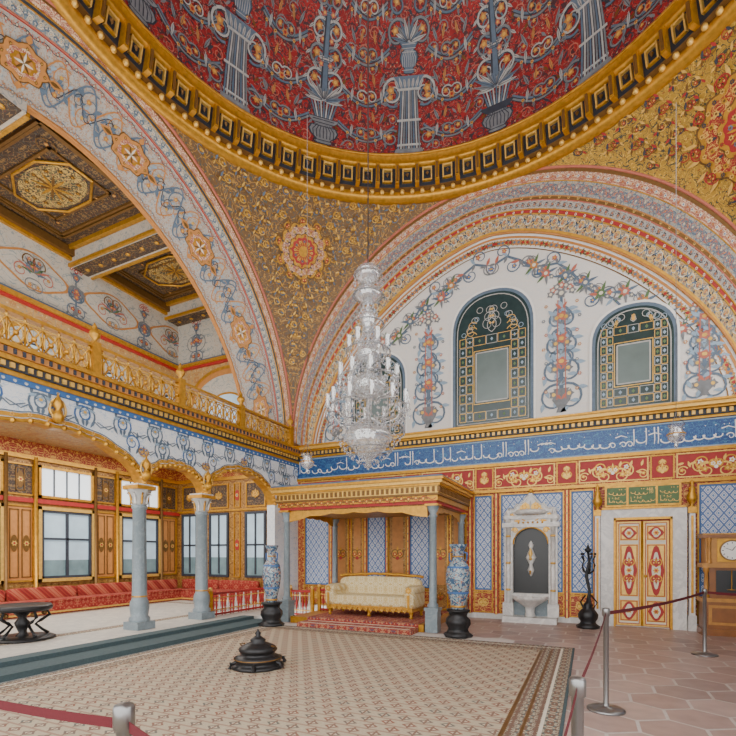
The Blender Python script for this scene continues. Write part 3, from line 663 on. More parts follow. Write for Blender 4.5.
o=Orn(b,lambda y,z,k:(XL+k,y,z))
for L in ys:
    e=[(y,max(ZS,arz(y))) for y in L]
    b.tube([(XL+.015,y,z+.01) for y,z in e],.03,'gold',6)
    o.ribbon([(y,z+.085) for y,z in e],.06,'gold',.008,0); o.ribbon([(y,z+.135) for y,z in e],.018,'bluegrey',.008,0)
    for i in range(1,len(e)-1,2): b.ball((XL+.02,e[i][0],e[i][1]-.0),.045,'gold',6); o.flower(e[i][0],e[i][1]+.09,.04,'gold2','orange',5,.012)
def clear(y,z,r):
    for dy in (-r,0,r):
        q=arz(y+dy)
        if q is not None and z-r<q+.13: return False
    return True
for row in range(4):
    z=3.0+row*.27
    y=-.5+(.17 if row%2 else 0)
    kk=0
    while y<11.0:
        if clear(y,z,.14) and z<ZT-.12:
            d=1 if (kk+row)%2 else -1
            p=o.spiral(y-d*.02,z-.13,pi/2-d*.5,.15,1.45,d,.032,'bluegrey' if (kk+row)%3 else 'blue',.008,22,'ltblue')
            for j in (3,7,11): o.leaf(p[j][0],p[j][1],math.atan2(p[j+1][1]-p[j][1],p[j+1][0]-p[j][0])-d*.9,.13,.05,'bluegrey' if j!=7 else 'ltblue',.01)
            o.leaf(y,z-.1,-pi/2-d*.5,.16,.05,'bluegrey',.01); o.ribbon([(y,z-.13),(y+d*.1,z-.2),(y+d*.2,z-.16),(y+d*.3,z-.12)],.02,'bluegrey',.009,.2)
        y+=.34; kk+=1
b.box(XL,XL+.03,-1,YB,3.93,ZT,'blue'); 
for k in range(80): o.palm(-.9+k*.15,3.95,.07,'white','ltblue','white',.034)
for yc,zz in ((4.47,3.62),(6.05,3.3),(7.59,3.3),(8.82,3.62)):
    o.palm(yc,zz,.32,'gold','blue','gold2',.014)
b.box(XL-.3,XL+.05,-1,YB,ZT,4.09,'gold'); b.box(XL-.3,XL+.09,-1,YB,4.09,4.2,'slate'); b.box(XL-.3,XL+.14,-1,YB,4.2,4.27,'gold'); b.box(XL-.3,XL+.18,-1,YB,4.27,4.36,'orange'); b.box(XL-.3,XL+.22,-1,YB,4.36,4.42,'gold')
for k in range(100): b.box(XL,XL+.12,-1+k*.12,-.94+k*.12,4.11,4.18,'gold2'); b.box(XL,XL+.2,-1+k*.12,-.96+k*.12,4.28,4.35,'slate')
for yc,zb in ((4.47,3.5),(6.05,2.85),(7.59,2.85)):
    b.lathe([(.02,0),(.07,.03),(.09,.1),(.05,.16),(.03,.2),(.08,.26),(.06,.34),(.02,.4),(.001,.48)],(XL+.08,yc,zb),'gold',10)
    for d in (1,-1): b.tube([(XL+.08,yc+d*(.05+.07*sin(t*.5)),zb+.05+t*.05) for t in range(7)],.018,'gold2',5)
b.build('wall_left_arcade',(XL,5,2.7))
b=MB(); b.box(-12,XL-.0,-1,YB,4.2,4.38,'cream'); b.box(-12,XL-.3,-1,YB,4.17,4.2,'ochrepl'); b.build('ceiling_recess',(-9.7,5,4.2))
# columns
for i,(yc) in enumerate((6.05,7.59,2.83)):
    b=MB(); z=.12; x=XL-.1
    b.box(x-.19,x+.19,yc-.19,yc+.19,z,z+.14,'marbleg')
    b.lathe([(.18,.14),(.185,.2),(.15,.24),(.17,.4),(.16,.5),(.13,.56),(.125,1.0),(.115,2.2),(.135,2.22),(.135,2.26),(.12,2.28)],(x,yc,z),'marbleg',24)
    b.lathe([(.12,2.28),(.15,2.34),(.13,2.4),(.2,2.52),(.21,2.56)],(x,yc,z),'ltgrey',8)
    b.box(x-.2,x+.2,yc-.2,yc+.2,z+2.56,z+2.63,'gold')
    b.box(x-.17,x+.17,yc-.17,yc+.17,z+2.63,z+2.66,'marble')
    for k in range(8):
        a=k*pi/4+pi/8
        b.tube([(x+(.13+.02*t*.5)*cos(a),yc+(.13+.02*t*.5)*sin(a),z+2.3+.05*t) for t in range(5)]+[(x+.21*cos(a),yc+.21*sin(a),z+2.48)],[.02,.02,.02,.018,.018,.012],'gold' if k%2 else 'marble',5)
    b.lathe([(.128,.58),(.135,.6),(.128,.62)],(x,yc,z),'gold',20)
    b.build('marble_column' if i==0 else 'marble_column.00%d'%i,(x,yc,z))
# balustrade upper gallery
b=MB(); X=XL+.02; z0=4.425; z1=4.95
b.box(X-.05,X+.05,-1,10.8,z0,z0+.06,'gold'); b.box(X-.06,X+.06,-1,10.8,z1-.05,z1,'gold'); b.box(X-.02,X+.02,-1,10.8,z1-.12,z1-.1,'gold2')
y=-1
while y<10.7:
    c=y+.12
    b.tube([(X,c+.10*cos(t*pi/6),z0+.23+.15*sin(t*pi/6)) for t in range(13)],.016,'gold2',4)
    b.tube([(X,y,z0+.04),(X,y+.24,z1-.1)],.014,'gold',4); b.tube([(X,y+.24,z0+.04),(X,y,z1-.1)],.014,'gold',4)
    b.ball((X,c,z0+.23),.04,'gold',6); b.ball((X,y,z1-.08),.025,'gold2',5)
    b.tube([(X,y,z0+.04),(X,y,z1-.05)],.016,'gold',4)
    y+=.24
for yc in (1.6,3.3,5.1,6.9,8.7,10.72):
    b.box(X-.07,X+.07,yc-.07,yc+.07,z0,z1+.04,'gold'); b.lathe([(.05,0),(.03,.04),(.085,.1),(.09,.16),(.03,.22),(.04,.26),(.001,.34)],(X,yc,z1+.04),'gold',10)
b.build('gallery_balustrade',(X,5,4.42))
# ------------------------------------------------------------------ far wall recess (lower & upper)
b=MB(); XF=-12.0
b.box(XF-.25,XF,-1,YB,-.1,9.3,'cream')
def Q(y0,y1,z0,z1,m,d=.02): b.box(XF,XF+d,y0,y1,z0,z1,m,'XyYzZ')
def frq(y0,y1,z0,z1,w,m,d=.05):
    Q(y0,y1,z0,z0+w,m,d);Q(y0,y1,z1-w,z1,m,d);Q(y0,y0+w,z0,z1,m,d);Q(y1-w,y1,z0,z1,m,d)
o=Orn(b,lambda y,z,k:(XF+k,y,z))
Q(-1,YB,.12,4.17,'ochre',.012)
for y0 in (.5,2.62,4.76,6.9,9.04):
    y1=y0+1.26
    Q(y0,y1,1.35,2.57,'pane',.02); Q(y0,y1,.9,1.35,'panelow',.02); frq(y0-.08,y1+.08,.82,2.65,.08,'gold2',.09); frq(y0,y1,.9,2.57,.06,'slate',.07); Q(y0+.6,y0+.66,.9,2.57,'slate',.06); Q(y0,y1,1.85,1.9,'slate',.06)
    Q(y0,y1,2.92,3.58,'paneup',.02); frq(y0-.06,y1+.06,2.86,3.64,.06,'gold',.08); 
    for k in (1,2,3): Q(y0+k*.315-.015,y0+k*.315+.015,2.92,3.58,'slate',.04)
    ym=y1+.43
    for z0,z1 in ((.85,2.65),(2.88,3.62)):
        frq(ym-.3,ym+.3,z0,z1,.035,'gold',.05); Q(ym-.26,ym+.26,z0+.04,z1-.04,'orange' if z1<3 else 'coffer',.02)
        for dy in (-.13,.13) if z1<3 else (0,):
            frq(ym+dy-.1,ym+dy+.1,z0+.1,z1-.1,.02,'golddk',.04)
            o.disc(ym+dy,(z0+z1)/2,.08,'golddk',.03,14,.2); o.flower(ym+dy,(z0+z1)/2,.07,'gold2','redp',6,.04)
    b.tube([(XF+.08,y0-.14,.5),(XF+.08,y0-.14,3.8)],.045,'gold',8); b.tube([(XF+.08,y1+.1,.5),(XF+.08,y1+.1,3.8)],.045,'golddk',8)
Q(-1,YB,2.72,2.82,'redp',.07); Q(-1,YB,3.74,3.84,'gold',.09); Q(-1,YB,3.84,4.17,'redfl',.02)
Q(-1,YB,4.38,7.35,'ochrepl',.01); Q(-1,YB,7.35,7.42,'redp',.08); Q(-1,YB,7.42,7.52,'gold',.14); Q(-1,YB,7.52,7.58,'bluegrey',.1)
Q(-1,YB,7.58,9.3,'upwall',.01); Q(-1,YB,8.98,9.06,'gold',.1); Q(-1,YB,9.06,9.25,'golddk',.2)
for k in range(6):
    yc=.6+k*2.05
    for f,mm,of in ((1,'orange',.016),(.9,'upwall',.02)):
        o.fan([(yc+.8*f*cos(t*pi/18)*(1+.08*cos(t*pi/4.5)),8.25+.42*f*sin(t*pi/18)*(1+.08*cos(t*pi/4.5))) for t in range(36)],mm,of)
    for d in (1,-1):
        for q in range(4):
            o.spiral(yc+d*.08*q,8.05+q*.1,(.2+.3*q) if d>0 else pi-.2-.3*q,.17,1.3,d*(1 if q%2 else -1),.028,('grey','bluegrey','pink','golddk')[q],.028+.002*q,18,'pink' if q%2 else 'orange')
        o.spiral(yc+d*.82,8.2,pi/2,.2,1.3,-d,.04,'grey',.028,18,'pink'); o.spiral(yc+d*.82,8.2,-pi/2,.2,1.3,d,.04,'bluegrey',.028,18,'pink')
    for q in range(11): o.leaf(yc,8.2,q*.3+.05,.3+.1*(q%2),.06,('bluegrey','pink','green','grey')[q%4],.03)
    o.tree(yc+1.02,7.65,1.2,.6,'bluegrey','grey','pink','redp','grey',.02,4)
    o.fan(archpts(yc,1.5,4.5,6.9,.75),'upwall',.016); ap=archpts(yc,1.5,4.5,6.9,.75); o.ribbon(ap[1:]+[ap[0]],.08,'gold',.03,0)
    o.fan(archpts(yc,.8,4.8,6.5,.4),'pane',.03); o.ribbon(archpts(yc,.8,4.8,6.5,.4)[1:],.05,'slate',.035,0)
b.build('wall_far_recess',(XF,5,0))
b=MB(); X0,X1=-12.0,XL-1.0
def G(x0,x1,z0,z1,m,d=.02): b.box(x0,x1,YB-d,YB,z0,z1,m,'xXyzZ')
G(X0,X1+1,4.38,7.35,'ochrepl',.03); G(X0,X1+1,7.35,7.42,'redp',.1); G(X0,X1+1,7.42,7.52,'gold',.15);G(X0,X1+1,7.52,7.58,'bluegrey',.1); G(X0,X1+1,7.58,9.3,'upwall',.03); G(X0,X1+1,8.98,9.25,'gold',.15)
o=Orn(b,lambda x,z,k:(x,YB-.03-k,z))
ap=archpts(-10.0,3.3,4.5,7.2,1.6); o.fan(ap,'orange',.01); ap2=archpts(-10.0,2.9,4.5,6.98,1.4); o.fan(ap2,'upwall',.015); o.ribbon(ap[1:],.1,'gold',.02,0)
ap3=archpts(-10.0,1.6,4.5,6.4,.8); o.fan(ap3,'pane',.02); o.ribbon(ap3[1:],.06,'gold',.024,0)
for xc in (-11.2,-9.9,-8.6): 
    o.tree(xc,7.62,1.25,.7,'bluegrey','grey','pink','redp','grey',.012,4)
    for d in (1,-1): o.spiral(xc+d*.1,7.9,0 if d>0 else pi,.28,1.3,d,.035,'grey',.012,18,'pink')
b.build('wall_gallery_end',(-10,YB,4.4))
# gallery ceiling
b=MB(); ZC=9.28
b.box(-12.0,-8.4,-1,YB,ZC,ZC+.2,'coffer')
for yb in (1.0,4.4,7.9,10.9):
    b.box(-12,-8.5,yb-.28,yb+.28,ZC-.42,ZC,'upwall'); b.box(-12,-8.5,yb-.2,yb+.2,ZC-.44,ZC-.42,'coffer')
    for s_ in (-.3,.3): b.box(-12,-8.5,yb+s_-.03,yb+s_+.03,ZC-.46,ZC-.38,'gold'); b.box(-12,-8.5,yb+s_*.95-.06,yb+s_*.95+.06,ZC-.06,ZC,'gold')
    for k in range(7): b.ball((-11.7+k*.5,yb,ZC-.45),.06,'gold',8,.4)
for ya,yc in ((1.3,4.1),(4.7,7.6),(8.2,10.6)):
    for ins,zz,m in ((.08,.1,'gold'),(.35,.07,'golddk'),(.42,.05,'golddk'),(.8,.04,'golddk')):
        x0,x1,y0,y1=-12+ins,-8.5-ins,ya+ins,yc-ins; w=.05
        b.box(x0,x1,y0,y0+w,ZC-zz,ZC,m);b.box(x0,x1,y1-w,y1,ZC-zz,ZC,m);b.box(x0,x0+w,y0,y1,ZC-zz,ZC,m);b.box(x1-w,x1,y0,y1,ZC-zz,ZC,m)
    xm,ym=-10.25,(ya+yc)/2
    o=Orn(b,lambda x,y,k:(x,y,ZC-k))
    o.fan([(xm+1.0*cos(t*pi/4+pi/8),ym+.62*sin(t*pi/4+pi/8)) for t in range(8)],'coffer',.02); o.fan([(xm+.85*cos(t*pi/12),ym+.5*sin(t*pi/12)) for t in range(24)],'banddark',.03)
    b.tube([(xm+1.0*cos(t*pi/4+pi/8),ym+.62*sin(t*pi/4+pi/8),ZC-.04) for t in range(9)],.03,'gold',6)
    for q in range(12): o.leaf(xm,ym,q*pi/6,.4,.06,'golddk' if q%2 else 'gold',.04); o.flower(xm+.65*cos(q*pi/6),ym+.38*sin(q*pi/6),.06,'golddk','gold',6,.04)
    for sx in (1,-1):
        for sy in (1,-1): 
            o.spiral(xm+sx*.9,ym+sy*.5,0 if sx>0 else pi,.2,1.3,sx*sy,.025,'golddk',.03,18,'orange'); o.spiral(xm+sx*.5,ym+sy*.75,0 if sx>0 else pi,.15,1.3,-sx*sy,.02,'golddk',.03,18,'orange')
b.build('ceiling_gallery',(-10.2,5,ZC))
b=MB(); b.box(XR,XR+.3,2.0,YB,0,4.4,'cream'); b.box(XR-.02,XR,2.0,YB,.7,2.9,'tile'); b.box(XR-.03,XR,2.0,YB,2.95,3.55,'redfl'); b.box(XR-.03,XR,2.0,YB,3.6,4.15,'callig'); b.box(XR-.2,XR,2,YB,4.2,4.45,'gold')
b.build('wall_right',(XR,6,0))
# ------------------------------------------------------------------ door
b=MB(); D0,D1=.52,1.48
def DB(x0,x1,z0,z1,d0,d1,m): b.box(x0,x1,YB-d1,YB-d0,z0,z1,m)
DB(.24,.50,0,2.36,.065,.16,'marble'); DB(1.50,1.76,0,2.36,.065,.16,'marble'); DB(.24,1.76,2.2,2.42,.065,.17,'marble')
DB(.48,.52,0,2.24,.065,.18,'gold'); DB(1.48,1.52,0,2.24,.065,.18,'gold'); DB(.48,1.52,2.2,2.25,.065,.18,'gold')
DB(.26,1.74,2.42,2.46,.065,.2,'gold')
DB(D0,D1,0.02,2.2,.065,.075,'redp')
for k in (0,1):
    x0=D0+.02+k*.48; x1=x0+.45
    DB(x0,x1,.03,2.17,.07,.09,'gold2'); DB(x0+.035,x1-.035,.065,2.135,.09,.094,'redp'); DB(x0+.05,x1-.05,.08,2.12,.094,.098,'cream')
    o=Orn(b,lambda x,z,q:(x,YB-.098-q,z)); m=(x0+x1)/2
    for (za,zb) in ((.12,.55),(.63,1.7),(1.78,2.08)):
        for ww,mm,of in ((.165,'gold',.004),(.15,'redp',.007),(.135,'gold2',.01)):
            o.poly([(m-ww,za+.165-ww),(m+ww,za+.165-ww),(m+ww,zb-.165+ww),(m-ww,zb-.165+ww)],mm,of)
        zc=(za+zb)/2; h=(zb-za)/2-.03
        o.fan([(m+.12*cos(t*pi/10)*(1+.15*cos(t*pi/2.5)),zc+h*sin(t*pi/10)) for t in range(20)],'redp',.014)
        o.fan([(m+.07*cos(t*pi/10)*(1+.15*cos(t*pi/2.5)),zc+h*.75*sin(t*pi/10)) for t in range(20)],'cream',.017)
        o.flower(m,zc,.06,'gold','redp',6,.022)
        if h>.3:
            for s_ in (1,-1):
                o.palm(m,zc+s_*.1,.3,'gold','redp','redp',.02,s_)
b.tube([(1.0,YB-.1,.03),(1.0,YB-.1,2.17)],.022,'gold',8); b.ball((1.06,YB-.13,1.05),.03,'gold')
DB(.32,1.68,2.48,2.92,.065,.08,'gold')
for x0,x1 in ((.36,.72),(.76,1.24),(1.28,1.64)):
    DB(x0,x1,2.52,2.88,.08,.09,'green'); o=Orn(b,lambda x,z,q:(x,YB-.09-q,z))
    callig(o,x0+.02,x1+.05,2.54,2.70,.006,'gold2'); callig(o,x0+.04,x1+.05,2.70,2.87,.006,'gold2',5)
for x0 in (.13,1.79):
    DB(x0,x0+.1,0,2.42,.07,.2,'marble'); DB(x0-.02,x0+.12,0,.3,.07,.23,'marble'); DB(x0-.02,x0+.12,2.3,2.42,.07,.23,'gold'); DB(x0+.03,x0+.07,.35,2.25,.2,.21,'gold')
    b.lathe([(.05,0),(.03,.05),(.08,.12),(.1,.2),(.05,.3),(.07,.36),(.02,.42),(.04,.47),(.001,.55)],(x0+.05,YB-.17,2.42),'gold',10)
b.build('door_1',(1,YB-.1,0))
# ------------------------------------------------------------------ wall fountain
b=MB(); xc=-1.16; 
def FB(x0,x1,z0,z1,d0,d1,m): b.box(xc+x0,xc+x1,YB-d1,YB-d0,z0,z1,m)
FB(-.56,.56,0.0,.12,.07,.5,'marble')
for s_ in (-1,1):
    FB(*sorted((s_*.56,s_*.38)),.12,2.15,.03,.18,'marble'); FB(*sorted((s_*.60,s_*.35)),2.1,2.2,.03,.24,'marble'); FB(*sorted((s_*.59,s_*.36)),.12,.4,.03,.24,'marble')
    b.tube([(xc+s_*.47,YB-.2,.4),(xc+s_*.47,YB-.2,2.1)],.05,'marble',10)
    for zz in (.7,1.3,1.9): b.ball((xc+s_*.47,YB-.22,zz),.06,'gold2',10,.5)
    b.lathe([(.05,0),(.09,.06),(.1,.14),(.04,.2),(.05,.25),(.001,.34)],(xc+s_*.49,YB-.14,2.2),'marble',12)
FB(-.38,.38,.6,2.1,.03,.045,'black')
N=16
for i in range(N):
    a0=pi*i/N; a1=pi*(i+1)/N
    q=[(xc+.36*cos(a0),1.72+.36*sin(a0)),(xc+.36*cos(a1),1.72+.36*sin(a1)),(xc+.45*cos(a1),1.72+.55*sin(a1)),(xc+.45*cos(a0),1.72+.55*sin(a0))]
    b.face([(x,YB-.14,z) for x,z in q],'marble'); b.face([(q[0][0],YB-.14,q[0][1]),(q[1][0],YB-.14,q[1][1]),(q[1][0],YB-.04,q[1][1]),(q[0][0],YB-.04,q[0][1])],'marble')
b.tube([(xc+.37*cos(pi*i/N),YB-.15,1.72+.37*sin(pi*i/N)) for i in range(N+1)],.018,'gold',6)
FB(-.42,.42,2.1,2.3,.03,.2,'marble'); FB(-.56,.56,2.28,2.36,.03,.24,'marble')
b.lathe([(.001,0),(.3,.02),(.34,.08),(.30,.12),(.22,.11),(.001,.13)],(xc,YB-.12,2.36),'marble',20)
pts=[(-.5,2.36),(-.46,2.52),(-.36,2.5),(-.28,2.62),(-.2,2.6),(-.1,2.74),(0,2.88),(.1,2.74),(.2,2.6),(.28,2.62),(.36,2.5),(.46,2.52),(.5,2.36)]
b.face([(xc+x,YB-.14,z) for x,z in pts],'marble')
b.tube([(xc+x,YB-.14,z) for x,z in pts],.026,'marble',6)
o=Orn(b,lambda x,z,q:(xc+x,YB-.15-q,z))
for k in range(7): o.leaf(0,2.4,pi/2+(k-3)*.4,.3,.07,'ltgrey' if k%2 else 'gold2',.004)
for s_ in (1,-1):
    o.spiral(s_*.15,2.42,.5 if s_>0 else pi-.5,.12,1.3,s_,.04,'gold2',.006,16,'gold'); o.spiral(s_*.3,2.4,.9 if s_>0 else pi-.9,.09,1.3,-s_,.03,'ltgrey',.008,16,'gold')
    o.spiral(s_*.1,2.24,0 if s_>0 else pi,.08,1.3,s_,.025,'gold',.055,16,'gold2'); o.leaf(s_*.2,2.24,0 if s_>0 else pi,.16,.05,'gold',.055)
    o.spiral(s_*.40,2.02,pi/2,.07,1.3,s_,.025,'gold',.035,16,'gold2')
b.ball((xc,YB-.14,2.9),.05,'gold')
for k in range(6): b.ball((xc-.25+.1*k,YB-.2,2.2),.025,'gold',6)
b.lathe([(.001,0),(.03,.03),(.07,.14),(.03,.26),(.05,.3),(.11,.42),(.06,.55),(.03,.62),(.06,.7),(.001,.8)],(xc,YB-.06,1.0),'marble',12)
b.lathe([(.001,0),(.04,.03),(.03,.1),(.05,.16),(.001,.3)],(xc,YB-.14,1.35),'gold2',10)
b.tube([(xc,YB-.05,1.1),(xc,YB-.2,1.12),(xc,YB-.22,1.05)],.02,'gold',6)
FB(-.38,.38,.5,.62,.03,.2,'marble'); FB(-.36,.36,.12,.5,.03,.08,'marbleg')
b.lathe([(.001,0),(.12,.0),(.09,.1),(.1,.2),(.2,.28),(.32,.36),(.38,.42),(.37,.46),(.31,.44),(.2,.38),(.001,.36)],(xc,YB-.27,.12),'marble',28,pi,2*pi,True,.03,14)
b.build('marble_wall_fountain',(xc,YB-.2,0))
# ------------------------------------------------------------------ canopy
b=MB(); cx0,cx1,cy0,cy1=-6.3,-2.5,8.5,YB-.08
for (x,y) in ((-6.08,8.7),(-2.7,8.7),(-6.08,10.9),(-2.7,10.9)):
    b.box(x-.12,x+.12,y-.12,y+.12,0,.42,'marbleg'); b.box(x-.14,x+.14,y-.14,y+.14,.42,.47,'marbleg')
    b.lathe([(.1,.47),(.11,.52),(.075,.56),(.072,1.3),(.066,2.2),(.09,2.23),(.06,2.27),(.11,2.38),(.12,2.42)],(x,y,0),'marbleg',16)
    b.box(x-.13,x+.13,y-.13,y+.13,2.42,2.46,'gold'); 
zz=2.46
for dz,ov,m in ((.06,-.0,'redp'),(.1,.03,'gold'),(.04,.07,'golddk'),(.14,.05,'gold2'),(.04,.1,'gold'),(.06,.14,'gold2'),(.05,.18,'gold'),(.04,.14,'bluegrey')):
    b.box(cx0+.1-ov,cx1-.1+ov,cy0+.1-ov,cy1,zz,zz+dz,m); zz+=dz
for k in range(36): b.box(cx0+.06+k*.105,cx0+.11+k*.105,cy0+.03,cy0+.06,2.68,2.78,'golddk')
for k in range(24): b.box(cx1-.06,cx1-.03,cy0+.1+k*.105,cy0+.15+k*.105,2.68,2.78,'golddk')
o=Orn(b,lambda x,z,q:(x,cy0+.07-q,z)); o.vine(cx0+.1,cx1-.1,2.57,.07,.3,.014,'redp','golddk','gold2',.004,1)
b.box(cx0+.15,cx1-.15,cy0+.15,cy1,2.44,2.46,'ochre')
def pel(p0,p1):
    n=24
    for i in range(n):
        t0=i/n;t1=(i+1)/n
        h=lambda t:.10+.16*abs(2*t-1)**3+.03*abs(sin(t*pi*6))
        a=Vector(p0).lerp(Vector(p1),t0); c=Vector(p0).lerp(Vector(p1),t1)
        b.face([(a.x,a.y,2.47-h(t0)),(c.x,c.y,2.47-h(t1)),(c.x,c.y,2.47),(a.x,a.y,2.47)],'gold')
pel((-5.98,8.66,0),(-2.8,8.66,0)); pel((-2.7,8.8,0),(-2.7,10.8,0)); pel((-6.08,8.8,0),(-6.08,10.8,0))
b.build('throne_canopy',(-4.4,9.8,0))
b=MB(); b.box(-5.9,-2.85,8.6,YB-.09,0.0,.14,'woodlt'); b.box(-5.9,-2.85,8.58,8.6,.0,.14,'gold'); b.build('canopy_dais',(-4.4,9.8,0))
b=MB(); b.box(-5.45,-2.95,8.15,8.57,.0,.09,'brick'); b.box(-5.45,-2.95,8.61,10.8,.142,.155,'brick'); b.box(-5.45,-2.95,8.55,8.61,.08,.155,'brick')
for y in (8.2,8.5): b.box(-5.4,-3.0,y,y+.025,.09,.094,'cream')
b.build('red_rug',(-4.2,9.2,.1))
# sofa
b=MB(); x0,x1,y0,y1=-5.32,-3.2,9.05,9.85; z=.155
b.box(x0+.05,x1-.05,y0+.03,y1-.03,z+.14,z+.24,'gold')
for x in (x0+.1,(x0+x1)/2,x1-.1):
    for y in (y0+.08,y1-.08): b.lathe([(.02,0),(.045,.03),(.025,.06),(.05,.12),(.05,.15)],(x,y,z),'gold',10)
b.cushion(x0+.1,x1-.1,y0,y1-.1,z+.22,z+.46,'upholst',.3)
b.cushion(x0+.06,x1-.06,y1-.24,y1-.02,z+.24,z+.84,'upholst',.35)
for xa,xb in ((x0,x0+.24),(x1-.24,x1)):
    b.cushion(xa,xb,y0-.02,y1-.04,z+.2,z+.62,'upholst',.4)
    b.cushion(xa-.03,xb+.03,y0-.03,y1-.06,z+.5,z+.68,'upholst',.6)
    xm=(xa+xb)/2
    o=Orn(b,lambda x,zz,q:(x,y0-.035-q,zz)); o.flower(xm,z+.59,.08,'gold','gold2',8,.004); o.ribbon([(xm,z+.5),(xm,z+.2)],.06,'gold',.004,.2)
cr=[(x0+.04+(x1-x0-.08)*i/24, z+.84+.05*sin(pi*i/24)+.012*abs(sin(pi*i/4))) for i in range(25)]
b.tube([(x,y1-.1,zz) for x,zz in cr],.03,'gold',8); b.box(x0+.05,x1-.05,y0+.0,y0+.03,z+.15,z+.22,'gold')
for k in range(14): b.tube([(x0+.2+k*.127,y0-.01,z+.21),(x0+.26+k*.127,y0-.01,z+.13),(x0+.32+k*.127,y0-.01,z+.21)],.014,'gold2',5)
b.build('gilded_sofa',(-4.25,9.45,.155))
# railings
def railing(name,p0,p1,z0,h):
    b=MB(); A=Vector(p0);B=Vector(p1); L=(B-A).length; n=int(L/.09)
    T=lambda t,z:(A.x+(B.x-A.x)*t,A.y+(B.y-A.y)*t,z)
    for zz,r in ((z0+.04,.025),(z0+h,.03),(z0+h-.1,.015),(z0+.14,.015)): b.tube([T(0,zz),T(1,zz)],r,'redp' if r>.02 else 'gold2',6)
    for i in range(n+1):
        t=i/n; b.tube([T(t,z0),T(t,z0+h*.3),T(t,z0+h*.5),T(t,z0+h*.7),T(t,z0+h)],[.014,.014,.03,.014,.014],'redp' if i%3 else 'marble',6)
    for t in (0,1): p=T(t,0); b.box(p[0]-.035,p[0]+.035,p[1]-.035,p[1]+.035,z0,z0+h+.06,'gold'); b.ball((p[0],p[1],z0+h+.1),.045,'gold2',8)
    b.build(name,(T(.5,z0)))
railing('wooden_railing',(XL-.1,7.85,0),(XL-.1,9.95,0),.12,.5)
railing('wooden_railing.001',(-6.6,9.6,0),(-5.97,9.6,0),0,.6)
railing('wooden_railing.002',(-5.84,9.7,0),(-5.52,9.7,0),.14,.5)
def vase(name,x,y,h=1.12,st=.5,w=.2):
    b=MB()
    b.lathe([(.001,0),(.24,0),(.26,.04),(.2,.08),(.17,.14),(.22,.24),(.21,.32),(.15,.38),(.17,.44),(.21,st-.03),(.2,st),(.001,st)],(x,y,0),'bronze',16,0,2*pi,True,.06,8)
    pr=[(.001,0),(.55,0),(.58,.03),(.62,.1),(.85,.25),(1,.42),(1,.55),(.85,.66),(.55,.74),(.42,.80),(.44,.88),(.62,.95),(.75,.99),(.7,1.0),(.4,.93)]
    b.lathe([(r*w,z*h) for r,z in pr],(x,y,st),'porc',28)
    b.lathe([(w*.44,h*.80),(w*.5,h*.81),(w*.44,h*.82)],(x,y,st),'gold',20); b.lathe([(w*.6,h*.03),(w*.66,h*.045),(w*.62,h*.06)],(x,y,st),'gold',20)
    b.lathe([(w*.86,h*.24),(w*.89,h*.25),(w*.88,h*.27)],(x,y,st),'blue',20); b.lathe([(w*.9,h*.63),(w*.9,h*.64),(w*.86,h*.66)],(x,y,st),'blue',20)
    for d in (1,-1): b.tube([(x+d*w*.45,y,st+h*.88),(x+d*w*.75,y,st+h*.86),(x+d*w*.72,y,st+h*.76),(x+d*w*.6,y,st+h*.72)],.015,'blue',6)
    b.build(name,(x,y,0))
vase('porcelain_floor_vase',-5.97,8.0,1.18,.5,.19); vase('porcelain_floor_vase.001',-2.14,8.42,1.18,.5,.22)
# brazier
b=MB(); x,y=-3.93,4.97; z=.018; q=.92
b.lathe([(r*q,h*q) for r,h in [(.001,0),(.36,0),(.37,.03),(.33,.05),(.30,.07),(.32,.1),(.33,.13),(.27,.17),(.22,.19),(.25,.22),(.27,.25),(.25,.29),(.17,.33),(.1,.36),(.11,.39),(.07,.42),(.03,.45),(.045,.48),(.02,.51),(.001,.55)]],(x,y,z),'bronze',32,0,2*pi,True,.02,12)
for k in range(6):
    a=k*pi/3; b.tube([(x+.30*cos(a),y+.30*sin(a),z+.09),(x+.36*cos(a),y+.36*sin(a),z+.08),(x+.38*cos(a),y+.38*sin(a),z+.02)],[.018,.026,.03],'bronze',6)
for d in (0,pi): b.tube([(x+.23*cos(d),y+.23*sin(d),z+.22),(x+.30*cos(d),y+.30*sin(d),z+.28),(x+.22*cos(d),y+.22*sin(d),z+.29)],.012,'golddk',6)
b.lathe([(.306,.115),(.312,.122),(.306,.13)],(x,y,z),'golddk',32)
b.build('bronze_brazier',(x,y,z))
# low table
b=MB(); x,y,z=-8.3,4.5,.131
b.lathe([(.001,0),(.46,0),(.46,.02),(.42,.04),(.001,.045)],(x,y,z),'bronze',28)
b.lathe([(.001,.44),(.36,.45),(.41,.47),(.42,.51),(.4,.55),(.36,.53),(.001,.5)],(x,y,z),'bronze',28)
b.lathe([(.1,.04),(.05,.1),(.09,.2),(.11,.26),(.05,.34),(.14,.44)],(x,y,z),'bronze',14)
for k in range(5):
    a=k*2*pi/5; q=[(.34,.45),(.38,.36),(.26,.28),(.18,.22),(.28,.12),(.36,.06),(.33,.04)]
    b.tube([(x+r*cos(a),y+r*sin(a),z+h) for r,h in q],[.02,.025,.028,.024,.022,.025,.03],'bronze',7)
    b.ball((x+.3*cos(a),y+.3*sin(a),z+.4),.04,'golddk',6)
b.build('low_ornate_table',(x,y,z))
